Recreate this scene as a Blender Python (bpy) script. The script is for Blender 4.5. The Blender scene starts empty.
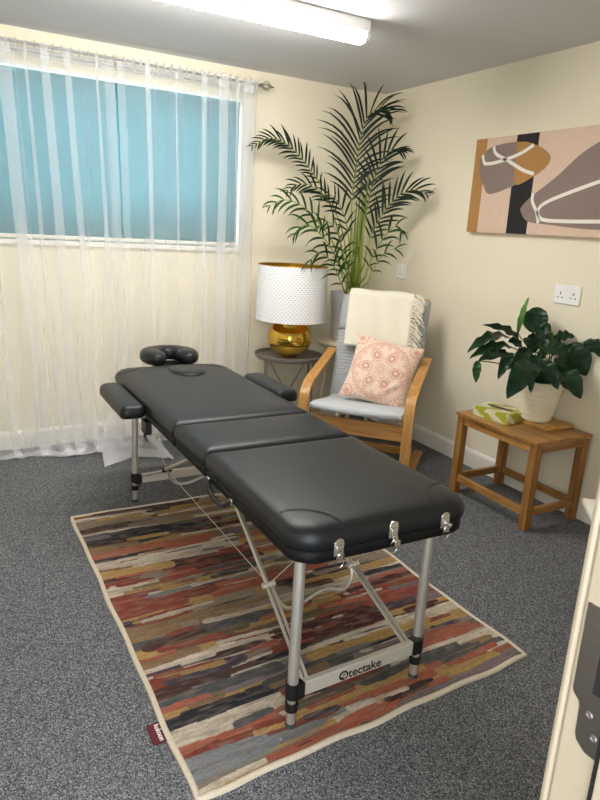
import bpy, math, random
from mathutils import Vector, Matrix, noise
random.seed(7)
sc = bpy.context.scene
col = sc.collection
R = math.radians
sc.view_settings.view_transform = 'Standard'
sc.view_settings.look = 'None'
sc.view_settings.gamma = 1
sc.view_settings.exposure = 1.97
sc.cycles.use_denoising = True
sc.cycles.max_bounces = 10
sc.cycles.transparent_max_bounces = 32
sc.cycles.sample_clamp_indirect = 6

# ------------------------------------------------------------------ materials
def lin(h):
    h = h.lstrip('#')
    v = [int(h[i:i+2], 16)/255 for i in (0, 2, 4)]
    return tuple(c/12.92 if c <= .04045 else ((c+.055)/1.055)**2.4 for c in v) + (1,)
MATS = {}
def base_mat(name):
    m = bpy.data.materials.new(name); m.use_nodes = True
    nt = m.node_tree; nt.nodes.clear()
    out = nt.nodes.new('ShaderNodeOutputMaterial')
    b = nt.nodes.new('ShaderNodeBsdfPrincipled')
    nt.links.new(b.outputs[0], out.inputs[0])
    MATS[name] = m
    return m, nt, b, out
def N(nt, kind, **kw):
    n = nt.nodes.new('ShaderNode'+kind)
    for k, v in kw.items(): setattr(n, k, v)
    return n
def ramp(nt, stops, interp='LINEAR'):
    r = N(nt, 'ValToRGB'); e = r.color_ramp; e.interpolation = interp
    while len(e.elements) < len(stops): e.elements.new(.5)
    for el, (p, c) in zip(e.elements, stops): el.position = p; el.color = c
    return r
def mat(name, hexc, rough=.5, metal=0, var=.06, scale=20, bump=0, bscale=None, coat=0, stretch=(1,1,1), spec=.5, sheen=0):
    """plain surface with a little procedural variation"""
    m, nt, b, out = base_mat(name)
    c = lin(hexc)
    tc = N(nt, 'TexCoord'); mp = N(nt, 'Mapping'); mp.inputs['Scale'].default_value = stretch
    nt.links.new(tc.outputs['Object'], mp.inputs[0])
    no = N(nt, 'TexNoise'); no.inputs['Scale'].default_value = scale; no.inputs['Detail'].default_value = 4
    nt.links.new(mp.outputs[0], no.inputs['Vector'])
    lo = tuple(max(0, x*(1-var)) for x in c[:3])+(1,); hi = tuple(min(1, x*(1+var)) for x in c[:3])+(1,)
    r = ramp(nt, [(.3, lo), (.7, hi)])
    nt.links.new(no.outputs['Fac'], r.inputs[0]); nt.links.new(r.outputs[0], b.inputs['Base Color'])
    b.inputs['Roughness'].default_value = rough; b.inputs['Metallic'].default_value = metal
    b.inputs['Specular IOR Level'].default_value = spec
    b.inputs['Coat Weight'].default_value = coat
    if sheen: b.inputs['Sheen Weight'].default_value = sheen
    if bump:
        n2 = N(nt, 'TexNoise'); n2.inputs['Scale'].default_value = bscale or scale*3; n2.inputs['Detail'].default_value = 5
        nt.links.new(mp.outputs[0], n2.inputs['Vector'])
        bp = N(nt, 'Bump'); bp.inputs['Strength'].default_value = bump; bp.inputs['Distance'].default_value = .004
        nt.links.new(n2.outputs['Fac'], bp.inputs['Height']); nt.links.new(bp.outputs[0], b.inputs['Normal'])
    return m
def wood(name, a, bcol, axis='x', rough=.4):
    m, nt, b, out = base_mat(name)
    tc = N(nt, 'TexCoord'); mp = N(nt, 'Mapping')
    st = {'x': (2, 22, 22), 'y': (22, 2, 22), 'z': (22, 22, 2)}[axis]
    mp.inputs['Scale'].default_value = st
    nt.links.new(tc.outputs['Object'], mp.inputs[0])
    no = N(nt, 'TexNoise'); no.inputs['Scale'].default_value = 2.2; no.inputs['Detail'].default_value = 6; no.inputs['Distortion'].default_value = .6
    nt.links.new(mp.outputs[0], no.inputs['Vector'])
    r = ramp(nt, [(.3, lin(a)), (.5, tuple((x+y)/2 for x, y in zip(lin(a), lin(bcol)))), (.72, lin(bcol))])
    nt.links.new(no.outputs['Fac'], r.inputs[0]); nt.links.new(r.outputs[0], b.inputs['Base Color'])
    b.inputs['Roughness'].default_value = rough
    bp = N(nt, 'Bump'); bp.inputs['Strength'].default_value = .15; bp.inputs['Distance'].default_value = .001
    nt.links.new(no.outputs['Fac'], bp.inputs['Height']); nt.links.new(bp.outputs[0], b.inputs['Normal'])
    return m
def vcol(name, rough=.8, fine=0.15, fscale=400, bump=.3, stretch=(1,1,1)):
    """surface pattern woven/printed on the object, stored per vertex"""
    m, nt, b, out = base_mat(name)
    at = N(nt, 'VertexColor'); at.layer_name = 'Col'
    tc = N(nt, 'TexCoord'); mp = N(nt, 'Mapping'); mp.inputs['Scale'].default_value = stretch
    nt.links.new(tc.outputs['Object'], mp.inputs[0])
    no = N(nt, 'TexNoise'); no.inputs['Scale'].default_value = fscale; no.inputs['Detail'].default_value = 3
    nt.links.new(mp.outputs[0], no.inputs['Vector'])
    r = ramp(nt, [(.25, (1-fine*1.6,)*3+(1,)), (.75, (1+fine,)*3+(1,))])
    nt.links.new(no.outputs['Fac'], r.inputs[0])
    mx = N(nt, 'Mix', data_type='RGBA', blend_type='MULTIPLY'); mx.inputs[0].default_value = 1
    nt.links.new(at.outputs[0], mx.inputs[6]); nt.links.new(r.outputs[0], mx.inputs[7])
    nt.links.new(mx.outputs[2], b.inputs['Base Color'])
    b.inputs['Roughness'].default_value = rough; b.inputs['Specular IOR Level'].default_value = .2
    bp = N(nt, 'Bump'); bp.inputs['Strength'].default_value = bump; bp.inputs['Distance'].default_value = .002
    nt.links.new(no.outputs['Fac'], bp.inputs['Height']); nt.links.new(bp.outputs[0], b.inputs['Normal'])
    return m

mat('wall', '#EBE2CB', .75, var=.02, scale=1.2, bump=.08, bscale=90)
mat('ceiling', '#D2D2D4', .85, var=.015, scale=1)
mat('trim_white', '#EDE8DC', .45, var=.02, scale=4)
mat('door_paint', '#9C907B', .4, var=.03, scale=5)
mat('white_plastic', '#F1F0EC', .35, var=.01, scale=5)
mat('leather', '#121519', .42, var=.12, scale=3, bump=.10, bscale=260, spec=.42)
mat('leather_rim', '#08090A', .55, var=.1, scale=3, bump=.10, bscale=260, spec=.25)
mat('thread', '#0B0B0C', .6)
mat('aluminium', '#C9C4BC', .38, metal=.75, var=.03, scale=9)
mat('aluminium_cast', '#D6D0C4', .42, metal=.55, var=.03, scale=9)
mat('chrome', '#D8D6D0', .18, metal=1, var=.02)
mat('steel_dull', '#6B6661', .33, metal=.9, var=.05, scale=30, stretch=(1, 1, 8))
mat('black_plastic', '#0B0B0C', .45, var=.05)
mat('rubber', '#3A3A3B', .7)
mat('ink', '#151515', .6)
mat('gold', '#DDBA55', .10, metal=1, var=.04, scale=3)
mat('gold_inner', '#B88A2E', .35, metal=.8, var=.1, scale=40)
mat('grey_metal', '#857D77', .45, metal=.2, var=.05)
mat('cream_paint', '#D9D0B4', .5, var=.02)
mat('pale_pot', '#C9CACB', .5, var=.02)
mat('cream_ceramic', '#E8E0C8', .3, var=.03, scale=6, coat=.2)
mat('soil', '#2E241C', .95, var=.4, scale=60, bump=.8)
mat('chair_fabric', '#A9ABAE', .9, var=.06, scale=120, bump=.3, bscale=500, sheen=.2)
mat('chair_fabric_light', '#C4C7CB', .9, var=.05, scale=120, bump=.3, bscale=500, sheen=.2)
mat('throw', '#E9E2CF', .95, var=.05, scale=200, bump=.5, bscale=420, sheen=.3)
mat('rug_binding', '#C9BDA8', .9, var=.08, scale=120, bump=.4)
mat('maroon', '#5A1420', .8, var=.05)
mat('white_thread', '#E8DCD8', .8)
mat('dark_slot', '#2A2222', .8)
mat('tissue_slot', '#4A3630', .8, var=.1)
mat('black_gap', '#0A0A0A', .9)
mat('rod_metal', '#8E8A88', .3, metal=.9)
wood('birch', '#A97638', '#CC9A58', 'z', .38)
wood('birch_y', '#A9743A', '#CD9A58', 'x', .4)
wood('oak_x', '#744A20', '#AE7F42', 'x', .42)
wood('oak_y', '#805225', '#BA8A4A', 'y', .4)
wood('oak_z', '#70461D', '#A8783C', 'z', .42)
wood('bamboo', '#B07F3C', '#D2A45C', 'y', .45)
vcol('rug_weave', .92, .22, 260, .5, (.35, 1.6, 1))
vcol('mandala', .9, .06, 300, .3)
vcol('box_print', .5, .03, 100, .0)
# canvas colours
for n, h in (('c_beige', '#D8BFA6'), ('c_ochre', '#AE8049'), ('c_black', '#1D1B1C'), ('c_taupe', '#8B7870'), ('c_white', '#EDE6DC'), ('c_blush', '#D9BDA8')):
    mat(n, h, .8, var=.03, scale=30, bump=.1, bscale=500)

# carpet
m, nt, b, out = base_mat('carpet')
tc = N(nt, 'TexCoord')
n1 = N(nt, 'TexNoise'); n1.inputs['Scale'].default_value = 165; n1.inputs['Detail'].default_value = 3; n1.inputs['Roughness'].default_value = .7
mp = N(nt, 'Mapping'); mp.inputs['Scale'].default_value = (1, .75, 1); mp.inputs['Rotation'].default_value = (0, 0, .6)
nt.links.new(tc.outputs['Object'], mp.inputs[0]); nt.links.new(mp.outputs[0], n1.inputs['Vector'])
r = ramp(nt, [(.12, lin('#26272B')), (.42, lin('#505257')), (.66, lin('#78797C')), (.93, lin('#BEBDB8'))])
vo = N(nt, 'TexVoronoi'); vo.inputs['Scale'].default_value = 400; nt.links.new(mp.outputs[0], vo.inputs['Vector'])
sx_ = N(nt, 'SeparateColor'); nt.links.new(vo.outputs['Color'], sx_.inputs[0])
mv = N(nt, 'Mix'); mv.inputs[0].default_value = .42; nt.links.new(sx_.outputs[0], mv.inputs[2]); nt.links.new(n1.outputs['Fac'], mv.inputs[3])
nt.links.new(mv.outputs[0], r.inputs[0])
nt.links.new(r.outputs[0], b.inputs['Base Color'])
b.inputs['Roughness'].default_value = .95; b.inputs['Specular IOR Level'].default_value = .1
bp = N(nt, 'Bump'); bp.inputs['Strength'].default_value = .5; bp.inputs['Distance'].default_value = .003
nt.links.new(n1.outputs['Fac'], bp.inputs['Height']); nt.links.new(bp.outputs[0], b.inputs['Normal'])

# leaf materials (two-sided, a little light passing through)
def leafmat(name, a, bcol, trans=.25, rough=.5, sc_=14):
    m, nt, b, out = base_mat(name)
    tc = N(nt, 'TexCoord'); no = N(nt, 'TexNoise'); no.inputs['Scale'].default_value = sc_; no.inputs['Detail'].default_value = 3
    nt.links.new(tc.outputs['Object'], no.inputs['Vector'])
    r = ramp(nt, [(.35, lin(a)), (.7, lin(bcol))]); nt.links.new(no.outputs['Fac'], r.inputs[0])
    nt.links.new(r.outputs[0], b.inputs['Base Color']); b.inputs['Roughness'].default_value = rough; b.inputs['Specular IOR Level'].default_value = .25
    t = N(nt, 'BsdfTranslucent'); nt.links.new(r.outputs[0], t.inputs[0])
    mx = N(nt, 'MixShader'); mx.inputs[0].default_value = trans
    nt.links.new(b.outputs[0], mx.inputs[1]); nt.links.new(t.outputs[0], mx.inputs[2]); nt.links.new(mx.outputs[0], out.inputs[0])
leafmat('palm_leaf', '#0D1B13', '#1B301E', .15)
leafmat('palm_leaf_mid', '#1B3318', '#355428', .2)
leafmat('palm_stem', '#6C8A36', '#A3A94E', .1, .4, 8)
leafmat('lily_leaf', '#112818', '#213F25', .2, .33)
leafmat('lily_leaf_mid', '#193A1F', '#2C542B', .2, .3)
leafmat('lily_leaf_light', '#4C7A38', '#6E9A48', .3, .35)

# sheer voile
m, nt, b, out = base_mat('voile'); nt.nodes.remove(b)
d = N(nt, 'BsdfDiffuse'); d.inputs[0].default_value = (.93, .93, .95, 1)
t = N(nt, 'BsdfTranslucent'); t.inputs[0].default_value = (.93, .93, .95, 1)
a = N(nt, 'MixShader'); a.inputs[0].default_value = .45
nt.links.new(d.outputs[0], a.inputs[1]); nt.links.new(t.outputs[0], a.inputs[2])
tr = N(nt, 'BsdfTransparent')
lw = N(nt, 'LayerWeight'); lw.inputs[0].default_value = .35
mr = N(nt, 'MapRange'); mr.inputs[1].default_value = 0; mr.inputs[2].default_value = 1; mr.inputs[3].default_value = .23; mr.inputs[4].default_value = .72
nt.links.new(lw.outputs['Facing'], mr.inputs[0])
mx = N(nt, 'MixShader'); nt.links.new(mr.outputs[0], mx.inputs[0]); nt.links.new(tr.outputs[0], mx.inputs[1]); nt.links.new(a.outputs[0], mx.inputs[2])
nt.links.new(mx.outputs[0], out.inputs[0])
# blue blind: woven fabric that daylight passes through
m, nt, b, out = base_mat('blind'); b.inputs['Roughness'].default_value = .8
tc = N(nt, 'TexCoord'); no = N(nt, 'TexNoise'); no.inputs['Scale'].default_value = 1.5; nt.links.new(tc.outputs['Object'], no.inputs['Vector'])
r = ramp(nt, [(.3, lin('#549FAF')), (.7, lin('#60ABB9'))]); nt.links.new(no.outputs['Fac'], r.inputs[0])
nt.links.new(r.outputs[0], b.inputs['Base Color'])
t = N(nt, 'BsdfTranslucent'); nt.links.new(r.outputs[0], t.inputs[0])
mx = N(nt, 'MixShader'); mx.inputs[0].default_value = .25
nt.links.new(b.outputs[0], mx.inputs[1]); nt.links.new(t.outputs[0], mx.inputs[2]); nt.links.new(mx.outputs[0], out.inputs[0])
# window glass
m, nt, b, out = base_mat('glass'); nt.nodes.remove(b)
tr = N(nt, 'BsdfTransparent'); gl = N(nt, 'BsdfGlossy'); gl.inputs['Roughness'].default_value = .02
mx = N(nt, 'MixShader'); mx.inputs[0].default_value = .06
nt.links.new(tr.outputs[0], mx.inputs[1]); nt.links.new(gl.outputs[0], mx.inputs[2]); nt.links.new(mx.outputs[0], out.inputs[0])
# lit diffuser of the batten light
m, nt, b, out = base_mat('diffuser'); nt.nodes.remove(b)
em = N(nt, 'Emission'); em.inputs[0].default_value = (1, .975, .93, 1); em.inputs[1].default_value = 21
nt.links.new(em.outputs[0], out.inputs[0])
# perforated lampshade
m, nt, b, out = base_mat('shade')
uv = N(nt, 'UVMap'); mp = N(nt, 'Mapping'); mp.inputs['Scale'].default_value = (56, 19, 1); nt.links.new(uv.outputs[0], mp.inputs[0])
bk = N(nt, 'TexBrick'); bk.offset = .5; bk.inputs['Scale'].default_value = 1; bk.inputs['Mortar Size'].default_value = .27
bk.inputs['Mortar Smooth'].default_value = .1; bk.inputs['Brick Width'].default_value = 1; bk.inputs['Row Height'].default_value = .7
bk.inputs['Color1'].default_value = lin('#A3A7AE'); bk.inputs['Color2'].default_value = lin('#A9ABB0'); bk.inputs['Mortar'].default_value = lin('#EFEFF1')
nt.links.new(mp.outputs[0], bk.inputs['Vector']); nt.links.new(bk.outputs[0], b.inputs['Base Color']); b.inputs['Roughness'].default_value = .6

# ------------------------------------------------------------------ mesh builder
class MB:
    def __init__(s): s.v = []; s.f = []; s.m = []; s.uv = {}
    def add(s, vs, fs, mi=0):
        o = len(s.v); s.v += [Vector(v) for v in vs]; s.f += [tuple(i+o for i in f) for f in fs]; s.m += [mi]*len(fs); return o
    def box(s, a, b, mi=0, M=None):
        x0, y0, z0 = a; x1, y1, z1 = b
        vs = [(x0,y0,z0),(x1,y0,z0),(x1,y1,z0),(x0,y1,z0),(x0,y0,z1),(x1,y0,z1),(x1,y1,z1),(x0,y1,z1)]
        if M: vs = [M @ Vector(v) for v in vs]
        s.add(vs, [(3,2,1,0),(4,5,6,7),(0,1,5,4),(1,2,6,5),(2,3,7,6),(3,0,4,7)], mi); return s
    def sweep(s, path, prof, up=(0,0,1), closed=False, cap=True, scales=None, mi=0):
        """prof = list of (side, up) offsets"""
        P = [Vector(p) for p in path]; n = len(P); k = len(prof); rings = []
        for i, p in enumerate(P):
            if closed: t = P[(i+1) % n]-P[i-1]
            else: t = P[min(i+1, n-1)]-P[max(i-1, 0)]
            t.normalize(); u = Vector(up); sd = t.cross(u)
            if sd.length < 1e-4: sd = t.cross(Vector((0, 1, 0)))
            sd.normalize(); uu = sd.cross(t)
            g = scales[i] if scales else 1
            rings += [p+sd*(a*g)+uu*(b_*g) for a, b_ in prof]
        fs = []
        for i in range(n if closed else n-1):
            j = (i+1) % n
            for q in range(k): fs.append((i*k+q, j*k+q, j*k+(q+1) % k, i*k+(q+1) % k))
        if cap and not closed: fs += [tuple(range(k)), tuple((n-1)*k+q for q in reversed(range(k)))]
        s.add(rings, fs, mi); return s
    def tube(s, path, r, seg=10, up=(0,0,1), closed=False, scales=None, mi=0):
        return s.sweep(path, [(r*math.cos(2*math.pi*q/seg), r*math.sin(2*math.pi*q/seg)) for q in range(seg)], up, closed, True, scales, mi)
    def bar(s, path, w, h, up=(0,0,1), mi=0):
        return s.sweep(path, [(-w/2,-h/2),(w/2,-h/2),(w/2,h/2),(-w/2,h/2)], up, mi=mi)
    def lathe(s, prof, seg=40, c=(0,0,0), sx=1, sy=1, cap0=True, cap1=True, mi=0):
        vs = []; k = seg
        for r, z in prof: vs += [(c[0]+r*sx*math.cos(2*math.pi*q/k), c[1]+r*sy*math.sin(2*math.pi*q/k), c[2]+z) for q in range(k)]
        fs = [(i*k+q, i*k+(q+1) % k, (i+1)*k+(q+1) % k, (i+1)*k+q) for i in range(len(prof)-1) for q in range(k)]
        if cap0: fs.append(tuple(reversed(range(k))))
        if cap1: fs.append(tuple((len(prof)-1)*k+q for q in range(k)))
        s.add(vs, fs, mi); return s
    def grid(s, nu, nv, fn, mi=0):
        vs = [fn(i/(nu-1), j/(nv-1)) for j in range(nv) for i in range(nu)]
        o = s.add(vs, [(j*nu+i, j*nu+i+1, (j+1)*nu+i+1, (j+1)*nu+i) for j in range(nv-1) for i in range(nu-1)], mi)
        return o
    def pad(s, x0, x1, y0, y1, rad, prof, mi=0, cs=8):
        """rounded-rectangle cushion; rad = 4 corner radii (x0y0, x1y0, x1y1, x0y1); prof = [(inset, z)]"""
        if not isinstance(rad, (list, tuple)): rad = [rad]*4
        cor = [(x0, y0, 180), (x1, y0, 270), (x1, y1, 0), (x0, y1, 90)]; sg = [(1,1),(-1,1),(-1,-1),(1,-1)]
        vs = []; k = 4*(cs+1)
        for ins, z in prof:
            for (cx, cy, a0), (gx, gy), r0 in zip(cor, sg, rad):
                r = max(r0-ins, .004); px = cx+gx*(ins+r); py = cy+gy*(ins+r)
                for q in range(cs+1):
                    a = R(a0+90*q/cs); vs.append((px+r*math.cos(a), py+r*math.sin(a), z))
        fs = [(i*k+q, i*k+(q+1) % k, (i+1)*k+(q+1) % k, (i+1)*k+q) for i in range(len(prof)-1) for q in range(k)]
        fs += [tuple(reversed(range(k))), tuple((len(prof)-1)*k+q for q in range(k))]
        s.add(vs, fs, mi); return s
    def build(s, name, mats, parent=None, smooth=True, bevel=0, off=(0,0,0), angle=40, subsurf=0, solid=0):
        me = bpy.data.meshes.new(name); o0 = Vector(off)
        me.from_pydata([tuple(v-o0) for v in s.v], [], s.f); me.update()
        if not isinstance(mats, (list, tuple)): mats = [mats]
        for x in mats: me.materials.append(MATS[x])
        for p, i in zip(me.polygons, s.m): p.material_index = i; p.use_smooth = smooth
        ob = bpy.data.objects.new(name, me); col.objects.link(ob)
        if parent: ob.parent = parent
        else: ob.location = o0
        if solid:
            sd = ob.modifiers.new('s', 'SOLIDIFY'); sd.thickness = solid; sd.offset = 0
        if bevel:
            bv = ob.modifiers.new('b', 'BEVEL'); bv.width = bevel; bv.segments = 2; bv.limit_method = 'ANGLE'; bv.angle_limit = R(35)
        if subsurf:
            ss = ob.modifiers.new('u', 'SUBSURF'); ss.levels = subsurf; ss.render_levels = subsurf
        if smooth and not subsurf:
            try:
                me.set_sharp_from_angle(angle=R(angle))
            except Exception: pass
        return ob
def tag(o, label=None, cat=None, group=None, kind=None):
    if label: o['label'] = label
    if cat: o['category'] = cat
    if group: o['group'] = group
    if kind: o['kind'] = kind
    return o
def thing(name, label, cat, loc=(0,0,0), rz=0, group=None):
    o = bpy.data.objects.new(name, None); col.objects.link(o); o.location = loc; o.rotation_euler = (0,0,rz)
    o.empty_display_size = .1
    return tag(o, label, cat, group)
def struct(name, mb, m, **k):
    return tag(mb.build(name, m, None, **k), kind='structure')
def setcol(ob, fn):
    me = ob.data; ca = me.color_attributes.new('Col', 'FLOAT_COLOR', 'POINT')
    buf = []
    for v in me.vertices: buf += list(fn(v.co))[:3]+[1]
    ca.data.foreach_set('color', buf)
def smoothpath(pts, n=8):
    P = [Vector(p) for p in pts]; P = [P[0]*2-P[1]]+P+[P[-1]*2-P[-2]]; out = []
    for i in range(1, len(P)-2):
        a, b_, c, d = P[i-1:i+3]
        for q in range(n):
            t = q/n; out.append(.5*((2*b_)+(-a+c)*t+(2*a-5*b_+4*c-d)*t*t+(-a+3*b_-3*c+d)*t**3))
    out.append(P[-2]); return out
def text(name, s, size, m, M, parent, bold=0, ext=.0006, font_scale=(1,1,1)):
    cu = bpy.data.curves.new(name, 'FONT'); cu.body = s; cu.size = size; cu.extrude = ext; cu.offset = bold
    cu.align_x = 'CENTER'; cu.align_y = 'CENTER'
    t = bpy.data.objects.new('tmp', cu); col.objects.link(t)
    dg = bpy.context.evaluated_depsgraph_get()
    me = bpy.data.meshes.new_from_object(t.evaluated_get(dg)); bpy.data.objects.remove(t)
    me.transform(M); me.materials.clear(); me.materials.append(MATS[m])
    o = bpy.data.objects.new(name, me); col.objects.link(o); o.parent = parent
    return o
def frame_matrix(o, x, y):
    x = Vector(x).normalized(); y = Vector(y).normalized(); z = x.cross(y).normalized(); y = z.cross(x)
    return Matrix(((x[0],y[0],z[0],o[0]),(x[1],y[1],z[1],o[1]),(x[2],y[2],z[2],o[2]),(0,0,0,1)))

# ------------------------------------------------------------------ camera
CAM = (644.018010, -2.933077, -4.180526, 1.431213, 0.515772, 0.260321, 0.057044)
f_, cx_, cy_, cz_, yaw, pitch, roll = CAM
fw = Vector((math.sin(yaw)*math.cos(pitch), math.cos(yaw)*math.cos(pitch), -math.sin(pitch)))
rt = Vector((math.cos(yaw), -math.sin(yaw), 0)); up = rt.cross(fw)
r2 = rt*math.cos(roll)+up*math.sin(roll); u2 = up*math.cos(roll)-rt*math.sin(roll)
cam = bpy.data.cameras.new('camera'); co = bpy.data.objects.new('camera', cam); col.objects.link(co)
cam.sensor_fit = 'VERTICAL'; cam.sensor_height = 24; cam.lens = f_*24/800; cam.clip_start = .02
co.matrix_world = Matrix(((r2[0],u2[0],-fw[0],cx_),(r2[1],u2[1],-fw[1],cy_),(r2[2],u2[2],-fw[2],cz_),(0,0,0,1)))
sc.camera = co

# ------------------------------------------------------------------ world and light
w = bpy.data.worlds.new('world'); sc.world = w; w.use_nodes = True
bg = w.node_tree.nodes['Background']; bg.inputs[0].default_value = (.90, .95, 1, 1); bg.inputs[1].default_value = 1.7

# ------------------------------------------------------------------ room
H = 2.4; XL = -3.55; YF = -3.78; YB = -3.96
DX0, DX1 = -3.30, -2.322       # doorway the photo is taken from
WX0, WX1, WZ0, WZ1 = -2.98, -1.105, 1.280, 2.225
struct('floor', MB().box((XL-.15, -5.6, -.1), (.15, .15, 0)), 'carpet', smooth=False)
struct('ceiling', MB().box((XL-.15, YB, H), (.15, .15, H+.1)), 'ceiling', smooth=False)
struct('wall_right', MB().box((0, YB, 0), (.12, .15, H)), 'wall', smooth=False)
struct('wall_left', MB().box((XL-.12, YB, 0), (XL, .15, H)), 'wall', smooth=False)
wb = MB()
wb.box((XL, 0, 0), (0, .15, WZ0)).box((XL, 0, WZ1), (0, .15, H)).box((XL, 0, WZ0), (WX0, .15, WZ1)).box((WX1, 0, WZ0), (0, .15, WZ1))
struct('wall_back', wb, 'wall', smooth=False)
wf = MB()
wf.box((XL, YB, 0), (DX0-.03, YF, H)).box((DX1+.03, YB, 0), (0, YF, H)).box((DX0-.03, YB, 2.08), (DX1+.03, YF, H))
struct('wall_front', wf, 'wall', smooth=False)
def skirting(name, a, b, n):
    """a,b floor points, n = inward normal"""
    a = Vector(a); b_ = Vector(b); n = Vector(n)
    prof = [(0,0),(.016,0),(.016,.095),(.012,.105),(.006,.112),(0,.117)]
    mb = MB(); vs = [tuple(p+n*d+Vector((0,0,z))) for p in (a, b_) for d, z in prof]; k = len(prof)
    mb.add(vs, [(q, (q+1) % k, k+(q+1) % k, k+q) for q in range(k)]+[tuple(range(k)), tuple(k+q for q in reversed(range(k)))])
    return struct(name, mb, 'trim_white', smooth=False)
skirting('baseboard_back', (XL, 0, 0), (0, 0, 0), (0, -1, 0))
skirting('baseboard_right', (0, 0, 0), (0, YF, 0), (-1, 0, 0))
skirting('baseboard_left', (XL, 0, 0), (XL, YF, 0), (1, 0, 0))
skirting('baseboard_front', (DX1+.09, YF, 0), (0, YF, 0), (0, 1, 0))

# window
wn = thing('window_1', None, None, (WX0, .0, WZ0)); wn['kind'] = 'structure'; wo = Vector((WX0, 0, WZ0))
W_, Hh = WX1-WX0, WZ1-WZ0
fr = MB()
fr.box((0, .085, 0), (W_, .13, .05)).box((0, .085, Hh-.05), (W_, .13, Hh)).box((0, .085, .05), (.05, .13, Hh-.05)).box((W_-.05, .085, .05), (W_, .13, Hh-.05))
fr.build('window_frame', 'trim_white', wn, smooth=False, bevel=.003)
MB().box((.05, .10, .05), (W_-.05, .106, Hh-.05)).build('pane', 'glass', wn, smooth=False)
MB().box((-.02, -.022, -.030), (W_+.02, .085, 0)).build('window_sill', 'trim_white', wn, smooth=False, bevel=.004)
MB().box((0, .0, 0), (.012, .085, Hh)).box((W_-.012, .0, 0), (W_, .085, Hh)).box((0, 0, Hh-.012), (W_, .085, Hh)).build('window_reveal', 'trim_white', wn, smooth=False)
# blind
bl = thing('roller_blind', 'plain teal-blue roller blind pulled down over the window behind the sheer curtains', 'blind', (WX0+.02, .012, WZ0+.008))
bw = W_-.045; bh = Hh-.03
mb = MB(); mb.grid(40, 4, lambda u, v: (u*bw, .004*math.sin(u*9), .02+v*(bh-.026))); mb.build('blind_fabric', 'blind', bl, solid=.0015)
MB().tube([(0, .012, bh-.015), (bw, .012, bh-.015)], .014, 12).build('roller', 'blind', bl)
MB().box((0, -.006, 0), (bw, .006, .022)).build('bottom_bar', 'trim_white', bl, smooth=False, bevel=.003)
MB().tube([(bw+.012, -.01, bh-.03), (bw+.012, -.01, .12)], .002, 6).tube([(bw+.02, -.014, bh-.03), (bw+.02, -.014, .12)], .002, 6).build('pull_cord', 'white_plastic', bl)

# doorway frame with keep plate
dr = thing('door_1', None, None, (DX1, YF, 0)); dr['kind'] = 'structure'
mb = MB(); mb.box((0, YB-YF, 0), (.03, 0, 2.05)); mb.box((DX0-DX1-.03, YB-YF, 0), (DX0-DX1, 0, 2.05)); mb.box((DX0-DX1-.03, YB-YF, 2.05), (.03, 0, 2.08))
mb.build('door_frame', 'door_paint', dr, smooth=False, bevel=.004)
mb = MB(); mb.box((.0, 0, 0), (.09, .012, 2.14)); mb.box((DX0-DX1-.09, 0, 0), (DX0-DX1, .012, 2.14)); mb.box((DX0-DX1, 0, 2.05), (0, .012, 2.14))
mb.build('architrave', 'door_paint', dr, smooth=False, bevel=.005)
mb = MB(); mb.box((-.012, -.10, 0), (0, -.060, 2.05)); mb.build('door_stop', 'door_paint', dr, smooth=False, bevel=.002)
MB().box((-.006, -.060, 0), (0, -.052, .905)).build('door_seal', 'black_gap', dr, smooth=False)
# keep plate outline in (y,z), y relative to the room-side edge
yo = YF
pl = [(-3.786, 1.045), (-3.787, .934), (-3.789, .929), (-3.797, .923), (-3.799, .918), (-3.800, .882), (-3.803, .874), (-3.815, .866), (-3.838, .866), (-3.838, 1.045)]
def plate_prism(pts, x0, x1):
    mb = MB(); k = len(pts); vs = [(x0, y-yo, z) for y, z in pts]+[(x1, y-yo, z) for y, z in pts]
    mb.add(vs, [tuple(range(k)), tuple(k+q for q in reversed(range(k)))]+[(q, k+q, k+(q+1) % k, (q+1) % k) for q in range(k)]); return mb
kp = plate_prism(pl, -.002, .001).build('keep_plate', 'steel_dull', dr, smooth=False, bevel=.0006)
plate_prism([(-3.812, .944), (-3.812, 1.012), (-3.830, 1.012), (-3.830, .944)], -.0028, -.0015).build('latch_hole', 'black_gap', kp, smooth=False)
for (y, z) in ((-3.8135, .916), (-3.8235, .892)):
    mb = MB(); mb.lathe([(.0045, 0), (.0045, .001), (.0032, .0016), (.0015, .0008)], 16)
    Mx = Matrix.Translation((-.002, y-yo, z)) @ Matrix.Rotation(R(-90), 4, 'Y'); mb.v = [Mx @ v for v in mb.v]
    mb.build('screw', 'rod_metal', kp)

# ------------------------------------------------------------------ ceiling light
cl = thing('batten_light', 'long white fluorescent batten glowing on the ceiling', 'ceiling light', (-2.55, -1.29, 2.4))
L_ = 1.50
MB().box((0, -.048, -.056), (L_, .048, 0)).build('housing', 'white_plastic', cl, smooth=False, bevel=.006)
def dif_prof(): return [(-.043, -.056), (-.045, -.072), (-.038, -.090), (-.020, -.099), (.020, -.099), (.038, -.090), (.045, -.072), (.043, -.056)]
mb = MB(); mb.sweep([(.02, 0, 0), (L_-.02, 0, 0)], [(-a, b_) for a, b_ in dif_prof()]); mb.build('diffuser', 'diffuser', cl)
for x in (0, L_-.02):
    mb = MB(); mb.sweep([(x, 0, 0), (x+.02, 0, 0)], [(-a*1.05, b_ if b_ > -.057 else b_*1.03) for a, b_ in dif_prof()]); mb.build('end_cap', 'white_plastic', cl, bevel=.002)

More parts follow.
